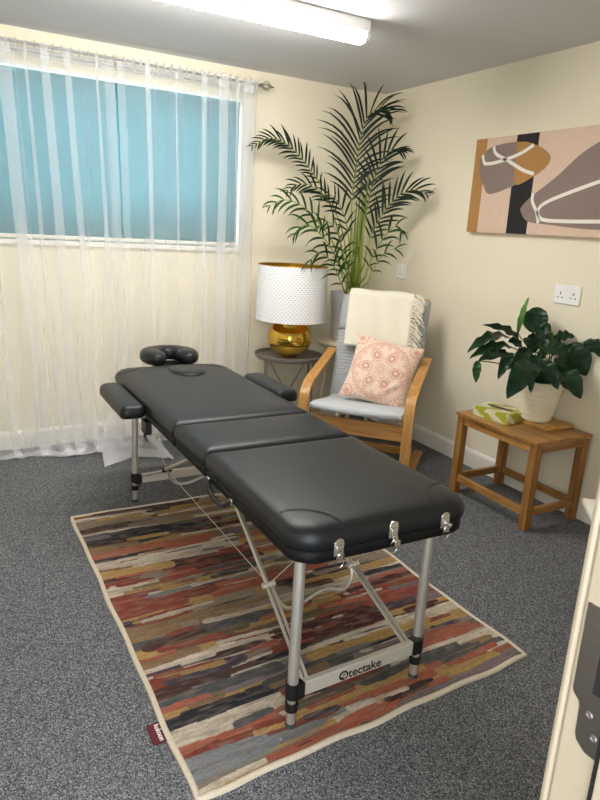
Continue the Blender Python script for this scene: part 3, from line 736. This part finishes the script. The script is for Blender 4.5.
FR = {'A': [[-0.449, -0.47, 0.976], [-0.429, -0.36, 1.373], [-0.42, -0.308, 1.636], [-0.369, -0.256, 1.902], [-0.324, -0.224, 2.088], [-0.292, -0.234, 2.193], [-0.266, -0.333, 2.228], [-0.235, -0.418, 2.204]], 'A2': [[-0.416, -0.396, 0.967], [-0.391, -0.266, 1.438], [-0.371, -0.154, 1.842], [-0.325, -0.097, 2.113], [-0.335, -0.036, 2.294], [-0.442, -0.03, 2.35]], 'B': [[-0.496, -0.467, 0.976], [-0.54, -0.382, 1.369], [-0.626, -0.305, 1.654], [-0.753, -0.235, 1.842], [-0.872, -0.194, 1.95], [-0.994, -0.174, 1.981], [-1.128, -0.179, 1.913]], 'C': [[-0.484, -0.474, 0.977], [-0.516, -0.394, 1.371], [-0.587, -0.356, 1.561], [-0.697, -0.316, 1.681], [-0.823, -0.295, 1.709], [-0.936, -0.308, 1.651]], 'D': [[-0.536, -0.503, 0.98], [-0.623, -0.473, 1.305], [-0.739, -0.414, 1.477], [-0.848, -0.384, 1.57], [-0.97, -0.365, 1.599], [-1.097, -0.37, 1.542]], 'E': [[-0.557, -0.548, 0.986], [-0.645, -0.542, 1.232], [-0.776, -0.538, 1.391], [-0.89, -0.514, 1.452], [-1.003, -0.535, 1.369]], 'F': [[-0.557, -0.548, 0.986], [-0.651, -0.564, 1.15], [-0.727, -0.548, 1.256], [-0.818, -0.549, 1.278], [-0.869, -0.544, 1.202]], 'G': [[-0.42, -0.452, 0.974], [-0.352, -0.367, 1.376], [-0.309, -0.359, 1.676], [-0.264, -0.384, 1.873], [-0.217, -0.44, 1.969], [-0.169, -0.532, 1.955]], 'G2': [[-0.42, -0.452, 0.974], [-0.308, -0.322, 1.41], [-0.246, -0.344, 1.648], [-0.169, -0.402, 1.797], [-0.119, -0.473, 1.849], [-0.1, -0.548, 1.835]], 'H': [[-0.436, -0.5, 0.98], [-0.377, -0.481, 1.347], [-0.296, -0.519, 1.566], [-0.225, -0.584, 1.679], [-0.175, -0.662, 1.712], [-0.131, -0.754, 1.689]], 'I': [[-0.424, -0.507, 0.98], [-0.403, -0.558, 1.239], [-0.34, -0.605, 1.399], [-0.296, -0.665, 1.479], [-0.287, -0.748, 1.419]], 'J': [[-0.412, -0.513, 0.981], [-0.397, -0.581, 1.175], [-0.366, -0.676, 1.312], [-0.298, -0.764, 1.345]], 'L': [[-0.416, -0.396, 0.967], [-0.382, -0.192, 1.505], [-0.419, -0.078, 1.808], [-0.493, -0.042, 1.982], [-0.565, -0.047, 2.026]], 'M': [[-0.488, -0.529, 0.983], [-0.514, -0.474, 1.309], [-0.559, -0.44, 1.531], [-0.673, -0.46, 1.643], [-0.779, -0.464, 1.629]], 'N': [[-0.488, -0.529, 0.983], [-0.47, -0.508, 1.28], [-0.489, -0.557, 1.473], [-0.482, -0.641, 1.599], [-0.457, -0.715, 1.6]], 'O': [[-0.54, -0.558, 0.987], [-0.605, -0.564, 1.235], [-0.686, -0.586, 1.403], [-0.789, -0.623, 1.478], [-0.872, -0.648, 1.438]]}
sup = Vector((-.45, -.75, .35)).normalized()
def clampw(p):
    return Vector((min(p.x, -.012), min(p.y, -.012), min(p.z, 2.39)))
def frond(key, pts, Lmax, start, dense=1, droop=1, rng=None):
    P_ = smoothpath(pts, 10)
    b0 = OP+Vector((rng.uniform(-.06, .06), rng.uniform(-.05, .05), .30)); P_[0:6] = [b0.lerp(P_[6], t/6) for t in range(6)]
    n = len(P_); cum = [0]
    for a, b_ in zip(P_, P_[1:]): cum.append(cum[-1]+(b_-a).length)
    T = cum[-1]
    stem = MB(); stem.tube(P_, .0075, 7, scales=[1-.80*(c/T) for c in cum])
    fo = stem.build('frond', 'palm_stem', plm, off=OP)
    lf = MB(); step = .038/dense; d = T*start; k = 0
    while d < T-.005:
        i = max(j for j in range(n) if cum[j] <= d); i = min(i, n-2); t = (d-cum[i])/(cum[i+1]-cum[i]+1e-9)
        p = P_[i].lerp(P_[i+1], t); tan = (P_[i+1]-P_[i]).normalized()
        q = (d/T-start)/(1-start)
        ln = Lmax*(.45+.95*math.sin(math.pi*min(1, .15+.80*q)))*.72*(1 if q < .9 else .8)
        sd = tan.cross(sup).normalized()
        nn = sd.cross(tan).normalized()
        for s_ in (-1, 1):
            l = ln*rng.uniform(.85, 1.15)
            ang = R(42-18*q+rng.uniform(-7, 7)); d0 = (tan*math.cos(ang)+sd*s_*math.sin(ang)+nn*rng.uniform(.05, .35)).normalized()
            wd = .0066*min(1, l/.15)+.0015; vs = []; g = Vector((0, 0, -1))
            wv = d0.cross(nn).normalized(); cur = p.copy(); dr_ = d0.copy(); m_ = 6
            for e in range(m_+1):
                u_ = e/m_; hw = wd*(math.sin(math.pi*min(1, .12+.88*u_))**.7)
                if e == m_: hw = .0004
                vs += [clampw(cur-wv*hw), clampw(cur+wv*hw)]
                dr_ = (dr_+g*(.02+.17*u_)*droop*rng.uniform(.6, 1.3)*(.6+l*2)).normalized(); cur = cur+dr_*(l/m_)
            lf.add(vs, [(2*e, 2*e+1, 2*e+3, 2*e+2) for e in range(m_)])
        d += step; k += 1
    lf.build('leaflets', 'palm_leaf' if key not in 'DEFIJO' else 'palm_leaf_mid', fo, off=OP)
rng = random.Random(4)
spec = {'A': (.34, .47, 1), 'B': (.13, .60, 1.25), 'C': (.13, .62, 1), 'D': (.15, .60, .7), 'E': (.19, .45, .6), 'F': (.16, .5, .55), 'G': (.22, .52, 1.0),
        'H': (.18, .50, 1.1), 'I': (.15, .5, .6), 'J': (.12, .6, .5), 'M': (.15, .62, .8), 'O': (.15, .5, .6)}
for k_, pts in FR.items():
    if k_ in spec: frond(k_, pts, spec[k_][0], spec[k_][1], spec[k_][2], 2.6 if k_ in 'EFIJDO' else 1.3, rng)
for i in range(14):
    a = rng.uniform(0, 6.28); r_ = rng.uniform(.02, .08); h = rng.uniform(.35, .85)
    MB().tube(smoothpath([OP+Vector((r_*math.cos(a), r_*math.sin(a), .30)), OP+Vector((r_*.9*math.cos(a), r_*.9*math.sin(a), .30+h*.5)), OP+Vector((r_*1.1*math.cos(a), r_*1.1*math.sin(a), .30+h))], 5), .010, 8, scales=[1-.55*j/10 for j in range(11)]).build('cane', 'palm_stem', plm, off=OP)

# ------------------------------------------------------------------ armchair (local: x right, y back)
ach = thing('bentwood_armchair', 'bentwood armchair with grey cushions in the corner beside the lamp table', 'armchair', (-.879, -1.208, 0), R(-47))
for s_ in (-1, 1):
    xo = s_*.315
    path = smoothpath([(xo, .66, .018), (xo, .40, .014), (xo, .10, .016), (xo, .022, .045), (xo, .002, .12), (xo, -.004, .26), (xo, .0, .40), (xo, .012, .475), (xo, .06, .530), (xo, .14, .560), (xo, .34, .605), (xo, .60, .665)], 6)
    mb = MB(); mb.sweep(path, [(-.030, -.011), (.030, -.011), (.030, .011), (-.030, .011)], up=(0, .3, 1) if False else (1, 0, 0)) if False else None
    # strip: wide across x, thin along the bend
    vs = []; n = len(path)
    for i, p in enumerate(path):
        t = (path[min(i+1, n-1)]-path[max(i-1, 0)]).normalized(); nn = Vector((1, 0, 0)).cross(t).normalized()
        for a, b_ in ((-.030, -.010), (.030, -.010), (.030, .010), (-.030, .010)): vs.append(p+Vector((a, 0, 0))+nn*b_)
    mb.add(vs, [(i*4+q, (i+1)*4+q, (i+1)*4+(q+1) % 4, i*4+(q+1) % 4) for i in range(n-1) for q in range(4)]+[(0, 1, 2, 3), ((n-1)*4+3, (n-1)*4+2, (n-1)*4+1, (n-1)*4)])
    mb.build('side_frame', 'birch', ach, bevel=.003)
    up_ = smoothpath([(s_*.255, .06, .385), (s_*.255, .30, .345), (s_*.255, .50, .335), (s_*.255, .57, .40), (s_*.255, .62, .60), (s_*.255, .69, .85), (s_*.255, .745, 1.03)], 6)
    vs = []; n = len(up_); mb = MB()
    for i, p in enumerate(up_):
        t = (up_[min(i+1, n-1)]-up_[max(i-1, 0)]).normalized(); nn = Vector((1, 0, 0)).cross(t).normalized()
        for a, b_ in ((-.020, -.010), (.020, -.010), (.020, .010), (-.020, .010)): vs.append(p+Vector((a, 0, 0))+nn*b_)
    mb.add(vs, [(i*4+q, (i+1)*4+q, (i+1)*4+(q+1) % 4, i*4+(q+1) % 4) for i in range(n-1) for q in range(4)]+[(0, 1, 2, 3), ((n-1)*4+3, (n-1)*4+2, (n-1)*4+1, (n-1)*4)])
    mb.build('seat_frame', 'birch', ach, bevel=.003)
for y, z, h in ((.035, .318, .095), (.10, .06, .05), (.50, .06, .05)):
    MB().box((-.288, y-.012, z-h/2), (.288, y+.012, z+h/2)).build('cross_rail', 'birch_y', ach, smooth=False, bevel=.005)
for z, y in ((.62, .640), (.80, .690), (.95, .740)):
    MB().box((-.25, y, z-.03), (.25, y+.012, z+.03)).build('back_slat', 'birch_y', ach, smooth=False, bevel=.003)
# seat cushion
def shell(name, path, halfw, thick, m, ridges=0, amp=.004, bow=0, nu=22, parent=ach, edge=.35, ridge_range=(0, 1)):
    n = len(path); mb = MB(); front = []; back = []
    def side(i, u, s_):
        t = (path[min(i+1, n-1)]-path[max(i-1, 0)]).normalized(); nn = Vector((1, 0, 0)).cross(t).normalized()
        e = 1-abs(2*u-1)**8; v = i/(n-1); e2 = 1-abs(2*v-1)**14
        th = thick/2*(edge+(1-edge)*(e*e2)**.6)
        if ridges and ridge_range[0] <= v <= ridge_range[1]: th += amp*abs(math.sin(v*ridges*math.pi))*e if s_ > 0 else 0
        return path[i]+Vector(((2*u-1)*halfw, 0, 0))+nn*(th*s_)+Vector((0, -bow*(1-(2*u-1)**2)*(1-v), 0))
    for s_ in (1, -1):
        for i in range(n):
            for q in range(nu): mb.v.append(side(i, q/(nu-1), s_))
    A = n*nu
    for i in range(n-1):
        for q in range(nu-1):
            mb.f.append((i*nu+q, i*nu+q+1, (i+1)*nu+q+1, (i+1)*nu+q)); mb.f.append((A+i*nu+q, A+(i+1)*nu+q, A+(i+1)*nu+q+1, A+i*nu+q+1))
    for i in range(n-1):
        for q in (0, nu-1): mb.f.append((i*nu+q, (i+1)*nu+q, A+(i+1)*nu+q, A+i*nu+q) if q == 0 else (i*nu+q, A+i*nu+q, A+(i+1)*nu+q, (i+1)*nu+q))
    for q in range(nu-1):
        mb.f.append((q, A+q, A+q+1, q+1)); i = (n-1)*nu; mb.f.append((i+q, i+q+1, A+i+q+1, A+i+q))
    mb.m = [0]*len(mb.f); return mb.build(name, m, parent, angle=75)
seat_path = smoothpath([(0, .000, .425), (0, .10, .420), (0, .25, .395), (0, .40, .372), (0, .52, .365)], 8)
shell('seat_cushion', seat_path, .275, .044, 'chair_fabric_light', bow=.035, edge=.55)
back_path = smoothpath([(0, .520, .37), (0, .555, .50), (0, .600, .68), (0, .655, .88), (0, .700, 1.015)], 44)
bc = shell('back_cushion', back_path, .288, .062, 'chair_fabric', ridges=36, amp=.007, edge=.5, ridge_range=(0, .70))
# grey head roll at the top with its strap edges
hp = smoothpath([(0, .612, .80), (0, .637, .89), (0, .668, .985), (0, .684, 1.02)], 8)
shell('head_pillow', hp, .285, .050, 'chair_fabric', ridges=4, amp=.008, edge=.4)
# throw over the back
th = thing('cream_throw', 'cream woven throw with a fringed edge draped over the armchair back', 'throw', (-.879, -1.208, 0), R(-47))
tp = smoothpath([(0, .548, .715), (0, .575, .80), (0, .606, .90), (0, .636, .990), (0, .656, 1.040), (0, .690, 1.062), (0, .728, 1.050), (0, .754, 1.00), (0, .768, .90), (0, .758, .80)], 6)
n = len(tp)
def thr(u, v):
    i = min(int(v*(n-1)), n-2); t = v*(n-1)-i; p = tp[i].lerp(tp[i+1], t)
    x = -.244+.430*u+.028*(1-v)*(1 if v < .6 else 0)*(1-u)
    x += .012*(1-v)*(u-.5)
    return Vector((x, p.y-(.026 if v < .55 else -.006)-.004*math.sin(u*19+v*5)-.006*math.sin(u*7), p.z-.010*u*(1 if v < .5 else 0)*(1-v)+.003*math.sin(u*11)))
mb = MB(); mb.grid(36, 70, thr); mb.build('cloth', 'throw', th, solid=.010)
fg = MB(); rf = random.Random(5)
for k in range(60):
    v = .0+.60*k/59; p = thr(1, v)+Vector((0, -.006, 0))
    ln = rf.uniform(.085, .13); dirn = Vector((.95, -.30, .35-.6*rf.random())).normalized(); pts = [p-Vector((.01, 0, 0))]
    for e in range(6):
        dirn = (dirn+Vector((rf.uniform(-.10, .05), rf.uniform(-.08, .06), -.20))).normalized(); pts.append(pts[-1]+dirn*ln/6)
    fg.tube(pts, .0034, 5, scales=[1, 1.2, .9, 1.1, .9, .9, .8])
fgo = fg.build('fringe', 'throw', th); fgo['kind'] = 'stuff'
# pink cushion
cu = thing('mandala_cushion', 'square pink cushion with a round floral pattern leaning on the armchair back', 'cushion')
Mc = Matrix.Translation((-.879, -1.208, 0)) @ Matrix.Rotation(R(-47), 4, 'Z') @ Matrix.Translation((.068, .370, .592)) @ Matrix.Rotation(R(9), 4, 'Y') @ Matrix.Rotation(R(64), 4, 'X')
cu.matrix_world = Mc
mb = MB(); hs = .212; n = 150
def cush(s_):
    def fn(u, v):
        a, b_ = 2*u-1, 2*v-1
        pin = 1-.10*(1-(1-abs(a)**2)) * 0
        x = a*hs*(1-.07*(1-b_*b_)*0-.085*(b_*b_-1)*-1*abs(a)**3); y = b_*hs*(1-.085*(1-a*a)*abs(b_)**3)
        z = s_*.078*max(0, (1-abs(a)**2.6)*(1-abs(b_)**2.6))**.55
        z += .006*math.exp(-((a-.45)**2+(b_+.45)**2)*14)*math.sin((a+b_)*0+(a-b_)*16) if s_ > 0 else 0
        return Vector((x, y, z))
    return fn
mb.grid(n, n, cush(1)); c2 = MB(); c2.grid(n, n, cush(-1)); mb.add(c2.v, [tuple(reversed(f)) for f in c2.f])
co_ = mb.build('cushion_cover', 'mandala', cu, angle=89)
pk, ck, dk = Vector(lin('#D69C8A')[:3]), Vector(lin('#F0D8C4')[:3]), Vector(lin('#C8826F')[:3])
def mand(co):
    x, y = co.x/hs, co.y/hs; r = math.hypot(x, y); a = math.atan2(y, x)
    t = .10+.22*noise.noise(Vector((x*9, y*9, 2)))
    def band(d, w): return max(0, 1-abs(d)/w)
    if r < .86:
        for rr_, w in ((.84, .026), (.75, .022), (.10, .03), (.17, .022)): t = max(t, band(r-rr_, w)*1.0)
        if .77 < r < .83: t = max(t, .9*(math.sin(a*60) > .2))
        # six petals
        k6 = (a+math.pi/6) % (math.pi/3)-math.pi/6
        pr = .40+.30*math.cos(k6*6)**1 if r > .2 else .3
        t = max(t, 1.0*band(r-(.50+.18*math.cos(k6*6)), .034))
        pxx = r*math.cos(k6)-.45; pyy = r*math.sin(k6); dr2 = math.hypot(pxx*.9, pyy*1.15)
        t = max(t, band(dr2-.165, .026)); t = max(t, .85*(dr2 < .12)); t = max(t, 0 if .12 <= dr2 < .13 else t)
        if dr2 < .05: t = .2
        t = max(t, .7*band(r-.25, .028))
        k12 = (a+math.pi/12+math.pi/6) % (math.pi/3)-math.pi/6
        if .64 < r < .74: t = max(t, .6*(math.sin(a*18) > 0))
        if r < .13: t = max(t, .8*(math.sin(a*12+r*30) > 0))
    else:
        dx, dy = abs(x)-.82, abs(y)-.82; d = math.hypot(dx, dy)
        for q in (.08, .18): t = max(t, band(d-q, .035))
        if d < .05: t = .9
        t = max(t, .7*(math.sin(x*38)*math.sin(y*38) > .55))
    t = min(1, t)
    return ck.lerp(pk if t < .85 else dk, t*.85)
setcol(co_, mand)
MB().tube([cush(1)(*p) for p in [(i/20, 0) for i in range(20)]+[(1, i/20) for i in range(20)]+[(1-i/20, 1) for i in range(20)]+[(0, 1-i/20) for i in range(20)]], .0028, 6, closed=True).build('seam_piping', 'throw', cu)

# ------------------------------------------------------------------ end table with plant
TX0, TX1, TY0, TY1, TZ = -.430, -.018, -2.145, -1.560, .482
et = thing('wooden_side_table', 'low oak side table with lower rails against the right wall, carrying the peace lily', 'side table', ((TX0+TX1)/2, (TY0+TY1)/2, 0))
OE = et.location.copy()
MB().box((TX0, TY0, TZ-.020), (TX1, TY1, TZ)).build('tabletop', 'oak_y', et, off=OE, smooth=False, bevel=.003)
lw_ = .045
for x in (TX0+.008, TX1-.008-lw_):
    for y in (TY0+.008, TY1-.008-lw_): MB().box((x, y, 0), (x+lw_, y+lw_, TZ-.020)).build('leg', 'oak_z', et, off=OE, smooth=False, bevel=.003)
for z0, z1 in ((TZ-.068, TZ-.020), (.075, .115)):
    nm = 'apron' if z0 > .2 else 'lower_rail'
    for y in (TY0+.016, TY1-.016-.022): MB().box((TX0+.008+lw_, y, z0), (TX1-.008-lw_, y+.022, z1)).build(nm, 'oak_x', et, off=OE, smooth=False, bevel=.002)
    for x in ((TX0+.016, TX1-.016-.022)): MB().box((x, TY0+.008+lw_, z0), (x+.022, TY1-.008-lw_, z1)).build(nm, 'oak_y', et, off=OE, smooth=False, bevel=.002)
# board under the pot
bd = MB(); Mb = Matrix.Translation((-.125, -1.895, TZ)) @ Matrix.Rotation(R(-2), 4, 'Z')
bd.box((-.105, -.125, 0), (.105, .125, .018), M=Mb); bo = bd.build('wooden_board', 'bamboo', None, smooth=False, bevel=.003, off=(-.125, -1.895, TZ))
tag(bo, 'square bamboo board lying under the cream plant pot', 'board')
# tissue box
tbx = thing('tissue_box', 'flat white tissue box printed in lime green, on the wooden side table', 'tissue box', (-.285, -1.742, TZ+.0005), R(8))
mb = MB()
def rb_(nu, nv, fn): mb.grid(nu, nv, fn)
hx_, hy_, hz_ = .082, .115, .056
rb_(30, 60, lambda u, v: ((2*u-1)*hx_, (2*v-1)*hy_, hz_)); rb_(60, 16, lambda u, v: (-hx_, (1-2*u)*hy_, v*hz_)); rb_(60, 16, lambda u, v: (hx_, (2*u-1)*hy_, v*hz_))
rb_(30, 16, lambda u, v: ((2*u-1)*hx_, -hy_, v*hz_)); rb_(30, 16, lambda u, v: ((1-2*u)*hx_, hy_, v*hz_)); rb_(2, 2, lambda u, v: ((2*u-1)*hx_, (1-2*v)*hy_, 0))
tx = mb.build('carton', 'box_print', tbx, smooth=False)
gA, gB, gC = Vector(lin('#D2CFB0')[:3]), Vector(lin('#A3A436')[:3]), Vector(lin('#9AA02E')[:3])
def tcol(co):
    q = co*48; v = math.sin(q.y+1.6*math.sin(q.x*1.1+q.z*1.3))+.6*noise.noise(q*.8)
    return gB if v > .15 else (gA if v < -.05 or noise.noise(q*1.4) > 0 else gC)
setcol(tx, tcol)
mb = MB(); mb.add([(.020*math.cos(t)*(1 if True else 1), .082*math.copysign(abs(math.sin(t))**.5, math.sin(t)), hz_+.0006) for t in [i*math.pi/16 for i in range(32)]], [tuple(range(32))]); mb.build('opening', 'tissue_slot', tbx)
# peace lily
px, py, pz = -.158, -1.880, TZ+.0185
ll = thing('peace_lily', 'leafy peace lily in a ribbed cream pot on the side table', 'plant', (px, py, pz)); OL = Vector((px, py, pz))
prof = [(.070, 0), (.076, .004)]
for i in range(25):
    t = i/24; prof.append((.078+.040*t**.8+.0018*math.sin(t*math.pi*13), .008+.190*t))
prof += [(.119, .202), (.121, .222), (.115, .224), (.110, .175), (.02, .172)]
MB().lathe(prof, 48).build('pot', 'cream_ceramic', ll, angle=60)
MB().lathe([(.109, .174), (.08, .182), (.02, .186)], 24).build('soil', 'soil', ll)
LF = [([-0.262, -1.771, 0.958], [-0.196, -1.751, 1.146], 0.032, 1), ([-0.163, -1.791, 0.959], [-0.093, -1.732, 1.089], 0.136, 0), ([-0.176, -1.861, 0.901], [-0.13, -1.851, 1.021], 0.084, 0), ([-0.276, -1.799, 0.92], [-0.514, -1.757, 1.004], 0.041, 0), ([-0.341, -1.78, 0.94], [-0.628, -1.793, 0.87], 0.061, 0), ([-0.346, -1.815, 0.894], [-0.621, -1.806, 0.841], 0.056, 0), ([-0.37, -1.839, 0.847], [-0.619, -1.866, 0.843], 0.065, 0), ([-0.619, -1.866, 0.843], [-0.65, -1.903, 0.742], 0.044, 0), ([-0.395, -1.865, 0.874], [-0.539, -1.937, 0.758], 0.06, 0), ([-0.335, -1.967, 0.845], [-0.583, -2.051, 0.693], 0.13, 0), ([-0.323, -1.938, 0.765], [-0.4, -2.032, 0.704], 0.045, 0), ([-0.304, -1.981, 0.856], [-0.323, -2.126, 0.737], 0.078, 0), ([-0.191, -2.002, 0.803], [-0.185, -2.159, 0.689], 0.109, 0), ([-0.042, -1.932, 0.92], [-0.024, -2.047, 0.771], 0.135, 0), ([-0.02, -2.008, 0.949], [-0.02, -2.128, 0.883], 0.078, 0), ([-0.208, -1.901, 0.905], [-0.179, -2.048, 0.869], 0.086, 0), ([-0.077, -1.85, 0.928], [-0.02, -1.939, 0.958], 0.059, 0), ([-0.261, -1.821, 0.876], [-0.366, -1.808, 0.92], 0.062, 0), ([-0.202, -1.856, 0.869], [-0.256, -1.805, 0.937], 0.063, 0), ([-0.145, -1.87, 0.853], [-0.103, -1.857, 0.973], 0.074, 1), ([-0.091, -1.917, 0.876], [-0.061, -2.011, 0.819], 0.083, 0), ([-0.261, -1.866, 0.884], [-0.396, -1.884, 0.81], 0.072, 0), ([-0.243, -1.966, 0.824], [-0.306, -2.048, 0.748], 0.065, 0), ([-0.308, -1.878, 0.836], [-0.426, -1.944, 0.752], 0.061, 0), ([-0.054, -1.822, 0.867], [-0.02, -1.855, 0.96], 0.055, 0), ([-0.145, -1.942, 0.851], [-0.159, -2.034, 0.756], 0.072, 0), ([-0.201, -1.79, 0.894], [-0.091, -1.778, 0.943], 0.065, 0), ([-0.258, -1.92, 0.868], [-0.333, -1.978, 0.775], 0.066, 0)]
rl = random.Random(11)
toC = (Vector((cx_, cy_, cz_))-Vector((px, py, .75))).normalized()
def lily_leaf(b0, t0, w, light):
    b0 = Vector(b0); t0 = Vector(t0); ax_ = t0-b0; L = ax_.length; ax_.normalize()
    nrm = (toC*.8+Vector((0, 0, .75))+Vector((rl.uniform(-.3, .3), rl.uniform(-.3, .3), rl.uniform(-.1, .2)))).normalized()
    wv = ax_.cross(nrm).normalized(); nn = wv.cross(ax_).normalized()
    hw = max(w/2/max(.55, abs(wv.dot(toC.cross(ax_).normalized()) )), .012); nu, nv = 7, 15
    mb = MB(); cl_ = rl.uniform(.6, 1.3)
    def fn(u, v):
        a = 2*u-1; shp = max(0, math.sin(math.pi*min(1, v*.97+.03)**.82))**.68*(1-.10*v)
        if v > .985: shp = .01
        bend = -.16*L*(4*(v-.5)**2-1)*-1*-1 if False else .14*L*(1-(2*v-1)**2)
        p = b0+ax_*(L*v)+wv*(a*hw*shp)+nn*(bend+.26*hw*abs(a)*shp*cl_-.010*math.sin(v*21+a*2)*shp*abs(a))
        return Vector((min(p.x, -.006), p.y, max(p.z, TZ+.02)))-OL
    mb.grid(nu, nv, fn)
    lo = mb.build('leaf', 'lily_leaf_light' if light else rl.choice(('lily_leaf', 'lily_leaf', 'lily_leaf_mid')), ll, angle=80)
    # petiole from the crown to the blade
    c0 = OL+Vector((rl.uniform(-.05, .05), rl.uniform(-.05, .05), .18)); mid = c0.lerp(b0, .55)+Vector((0, 0, .04))
    mb = MB(); mb.tube([p-OL for p in smoothpath([c0, mid, b0, b0+ax_*L*.25+nn*.14*L*.7], 5)], .0028, 6); mb.build('leaf_stalk', 'lily_leaf_mid', lo)
for b0, t0, w, lt in LF: lily_leaf(b0, t0, w, lt)
for i in range(24):
    a = rl.uniform(0, 6.28); ra_ = rl.uniform(.03, .10); b0 = OL+Vector((ra_*math.cos(a), ra_*math.sin(a), rl.uniform(.22, .30)))
    t0 = b0+Vector((rl.uniform(.08, .14)*math.cos(a), rl.uniform(.08, .14)*math.sin(a), rl.uniform(-.03, .07)))
    lily_leaf(b0, t0, rl.uniform(.035, .055), 0)

# ------------------------------------------------------------------ sockets
def socket(name, label, y, z, wd, hg, double):
    s_ = thing(name, label, 'socket', (0, y, z))
    MB().box((-.010, -wd/2, -hg/2), (0, wd/2, hg/2)).build('face_plate', 'white_plastic', s_, smooth=False, bevel=.003)
    for k in ((-1, 1) if double else (0,)):
        cy = k*wd*.25
        for dy, dz, a, b_ in ((0, .018 if not double else .006, .003, .007), (-.014, -.016, .0045, .003), (.014, -.016, .0045, .003)):
            MB().box((-.0106, cy+dy-a, dz-b_), (-.0098, cy+dy+a, dz+b_)).build('pin_hole', 'dark_slot', s_, smooth=False)
        MB().box((-.0135, (k*.011)-.006, .016), (-.0095, (k*.011)+.006, .034)).build('switch', 'white_plastic', s_, smooth=False, bevel=.001)
    return s_
socket('wall_socket', 'white double wall socket above the peace lily', -1.838, 1.167, .166, .100, True)
socket('wall_socket', 'white single wall socket behind the palm, above the armchair', -.392, 1.168, .105, .095, False)

# ------------------------------------------------------------------ canvas
X0 = -.036
cv = thing('abstract_canvas', 'abstract canvas of taupe and ochre shapes with white lines on the right wall', 'painting', (0, -1.045, 1.467))
def zz(y): return 0
mb = MB(); CY1 = -2.36
mb.box((X0, CY1, 1.467), (-.002, -1.045, 2.003))
ymap = lambda y: y
OC = Vector((0, -1.045, 1.467))
mb.build('stretched_canvas', 'c_blush', cv, off=OC, smooth=False, bevel=.002)
def flat(name, pts, m, lay, sm=True):
    P_ = [Vector((0, y, z)) for y, z in pts]
    if sm:
        P_ = smoothpath(P_+[P_[0]], 6)[:-1]
    mb = MB(); x = X0-.0004-.0004*lay; k = len(P_)
    mb.add([(x, p.y, min(max(p.z, 1.468), 2.002)) for p in P_], [tuple(range(k))]); return mb.build(name, m, cv, off=OC, smooth=False)
flat('ochre_band', [(-1.046, 1.468), (-1.046, 2.002), (-1.135, 2.002), (-1.136, 1.468)], 'c_ochre', 0, False)
flat('black_band', [(-1.372, 1.468), (-1.364, 2.002), (-1.522, 2.002), (-1.523, 1.468)], 'c_black', 0, False)
blobA = [(-1.088, 1.885), (-1.16, 1.946), (-1.312, 1.965), (-1.448, 1.956), (-1.559, 1.917), (-1.617, 1.871), (-1.599, 1.822), (-1.517, 1.774), (-1.381, 1.729), (-1.259, 1.695), (-1.184, 1.693), (-1.135, 1.751), (-1.096, 1.809)]
flat('taupe_shape', [p for p in blobA], 'c_taupe', 1)
flat('ochre_shape', [(-1.372, 1.964), (-1.448, 1.957), (-1.559, 1.917), (-1.616, 1.871), (-1.599, 1.822), (-1.517, 1.774), (-1.40, 1.736), (-1.375, 1.84)], 'c_ochre', 2)
blobB = [(-1.99, 1.955), (-1.907, 1.923), (-1.802, 1.868), (-1.676, 1.768), (-1.536, 1.678), (-1.464, 1.616), (-1.47, 1.58), (-1.527, 1.536), (-1.679, 1.522), (-1.852, 1.509), (-1.991, 1.505), (-2.15, 1.51), (-2.27, 1.56), (-2.31, 1.68), (-2.25, 1.84), (-2.12, 1.94)]
flat('taupe_shape', blobB, 'c_taupe', 1)
def line(pts, closed=False):
    P_ = smoothpath([(X0-.0022, y, z) for y, z in pts], 8); mb = MB()
    mb.sweep(P_, [(-.0006, -.0075), (.0006, -.0075), (.0006, .0075), (-.0006, .0075)], up=(1, 0, 0)) if False else None
    vs = []; n = len(P_)
    for i, p in enumerate(P_):
        t = (P_[min(i+1, n-1)]-P_[max(i-1, 0)]).normalized(); nn = Vector((1, 0, 0)).cross(t)*.0095
        vs += [p-nn, p+nn]
    mb.add(vs, [(2*i, 2*i+1, 2*i+3, 2*i+2) for i in range(n-1)]); mb.build('white_line', 'c_white', cv, off=OC, smooth=False)
line([(-1.111, 1.912), (-1.125, 1.875), (-1.150, 1.860), (-1.254, 1.867), (-1.399, 1.899), (-1.493, 1.939)])
line([(-1.193, 1.953), (-1.22, 1.911), (-1.331, 1.862), (-1.439, 1.812), (-1.522, 1.788)])
line([(-1.534, 1.687), (-1.538, 1.643), (-1.576, 1.59), (-1.599, 1.529)])
line([(-2.22, 1.80), (-2.10, 1.775), (-1.945, 1.735), (-1.815, 1.698), (-1.655, 1.647), (-1.591, 1.608), (-1.599, 1.564), (-1.675, 1.544), (-1.983, 1.545), (-2.2, 1.56)])

# ------------------------------------------------------------------ small white-topped table by the door
wt = thing('white_topped_table', 'small white-topped table with wooden legs beside the door frame', 'side table', (-.665, -2.60, 0), R(-42))
MB().box((0, -.42, .395), (.42, 0, .417)).build('tabletop', 'trim_white', wt, smooth=False, bevel=.003)
for x in (.075, .34):
    for y in (-.37, -.125): MB().box((x, y, 0), (x+.036, y+.036, .395)).build('leg', 'oak_z', wt, smooth=False, bevel=.003)
for y in (-.365, -.12): MB().box((.111, y, .34), (.34, y+.02, .395)).build('apron', 'oak_x', wt, smooth=False)
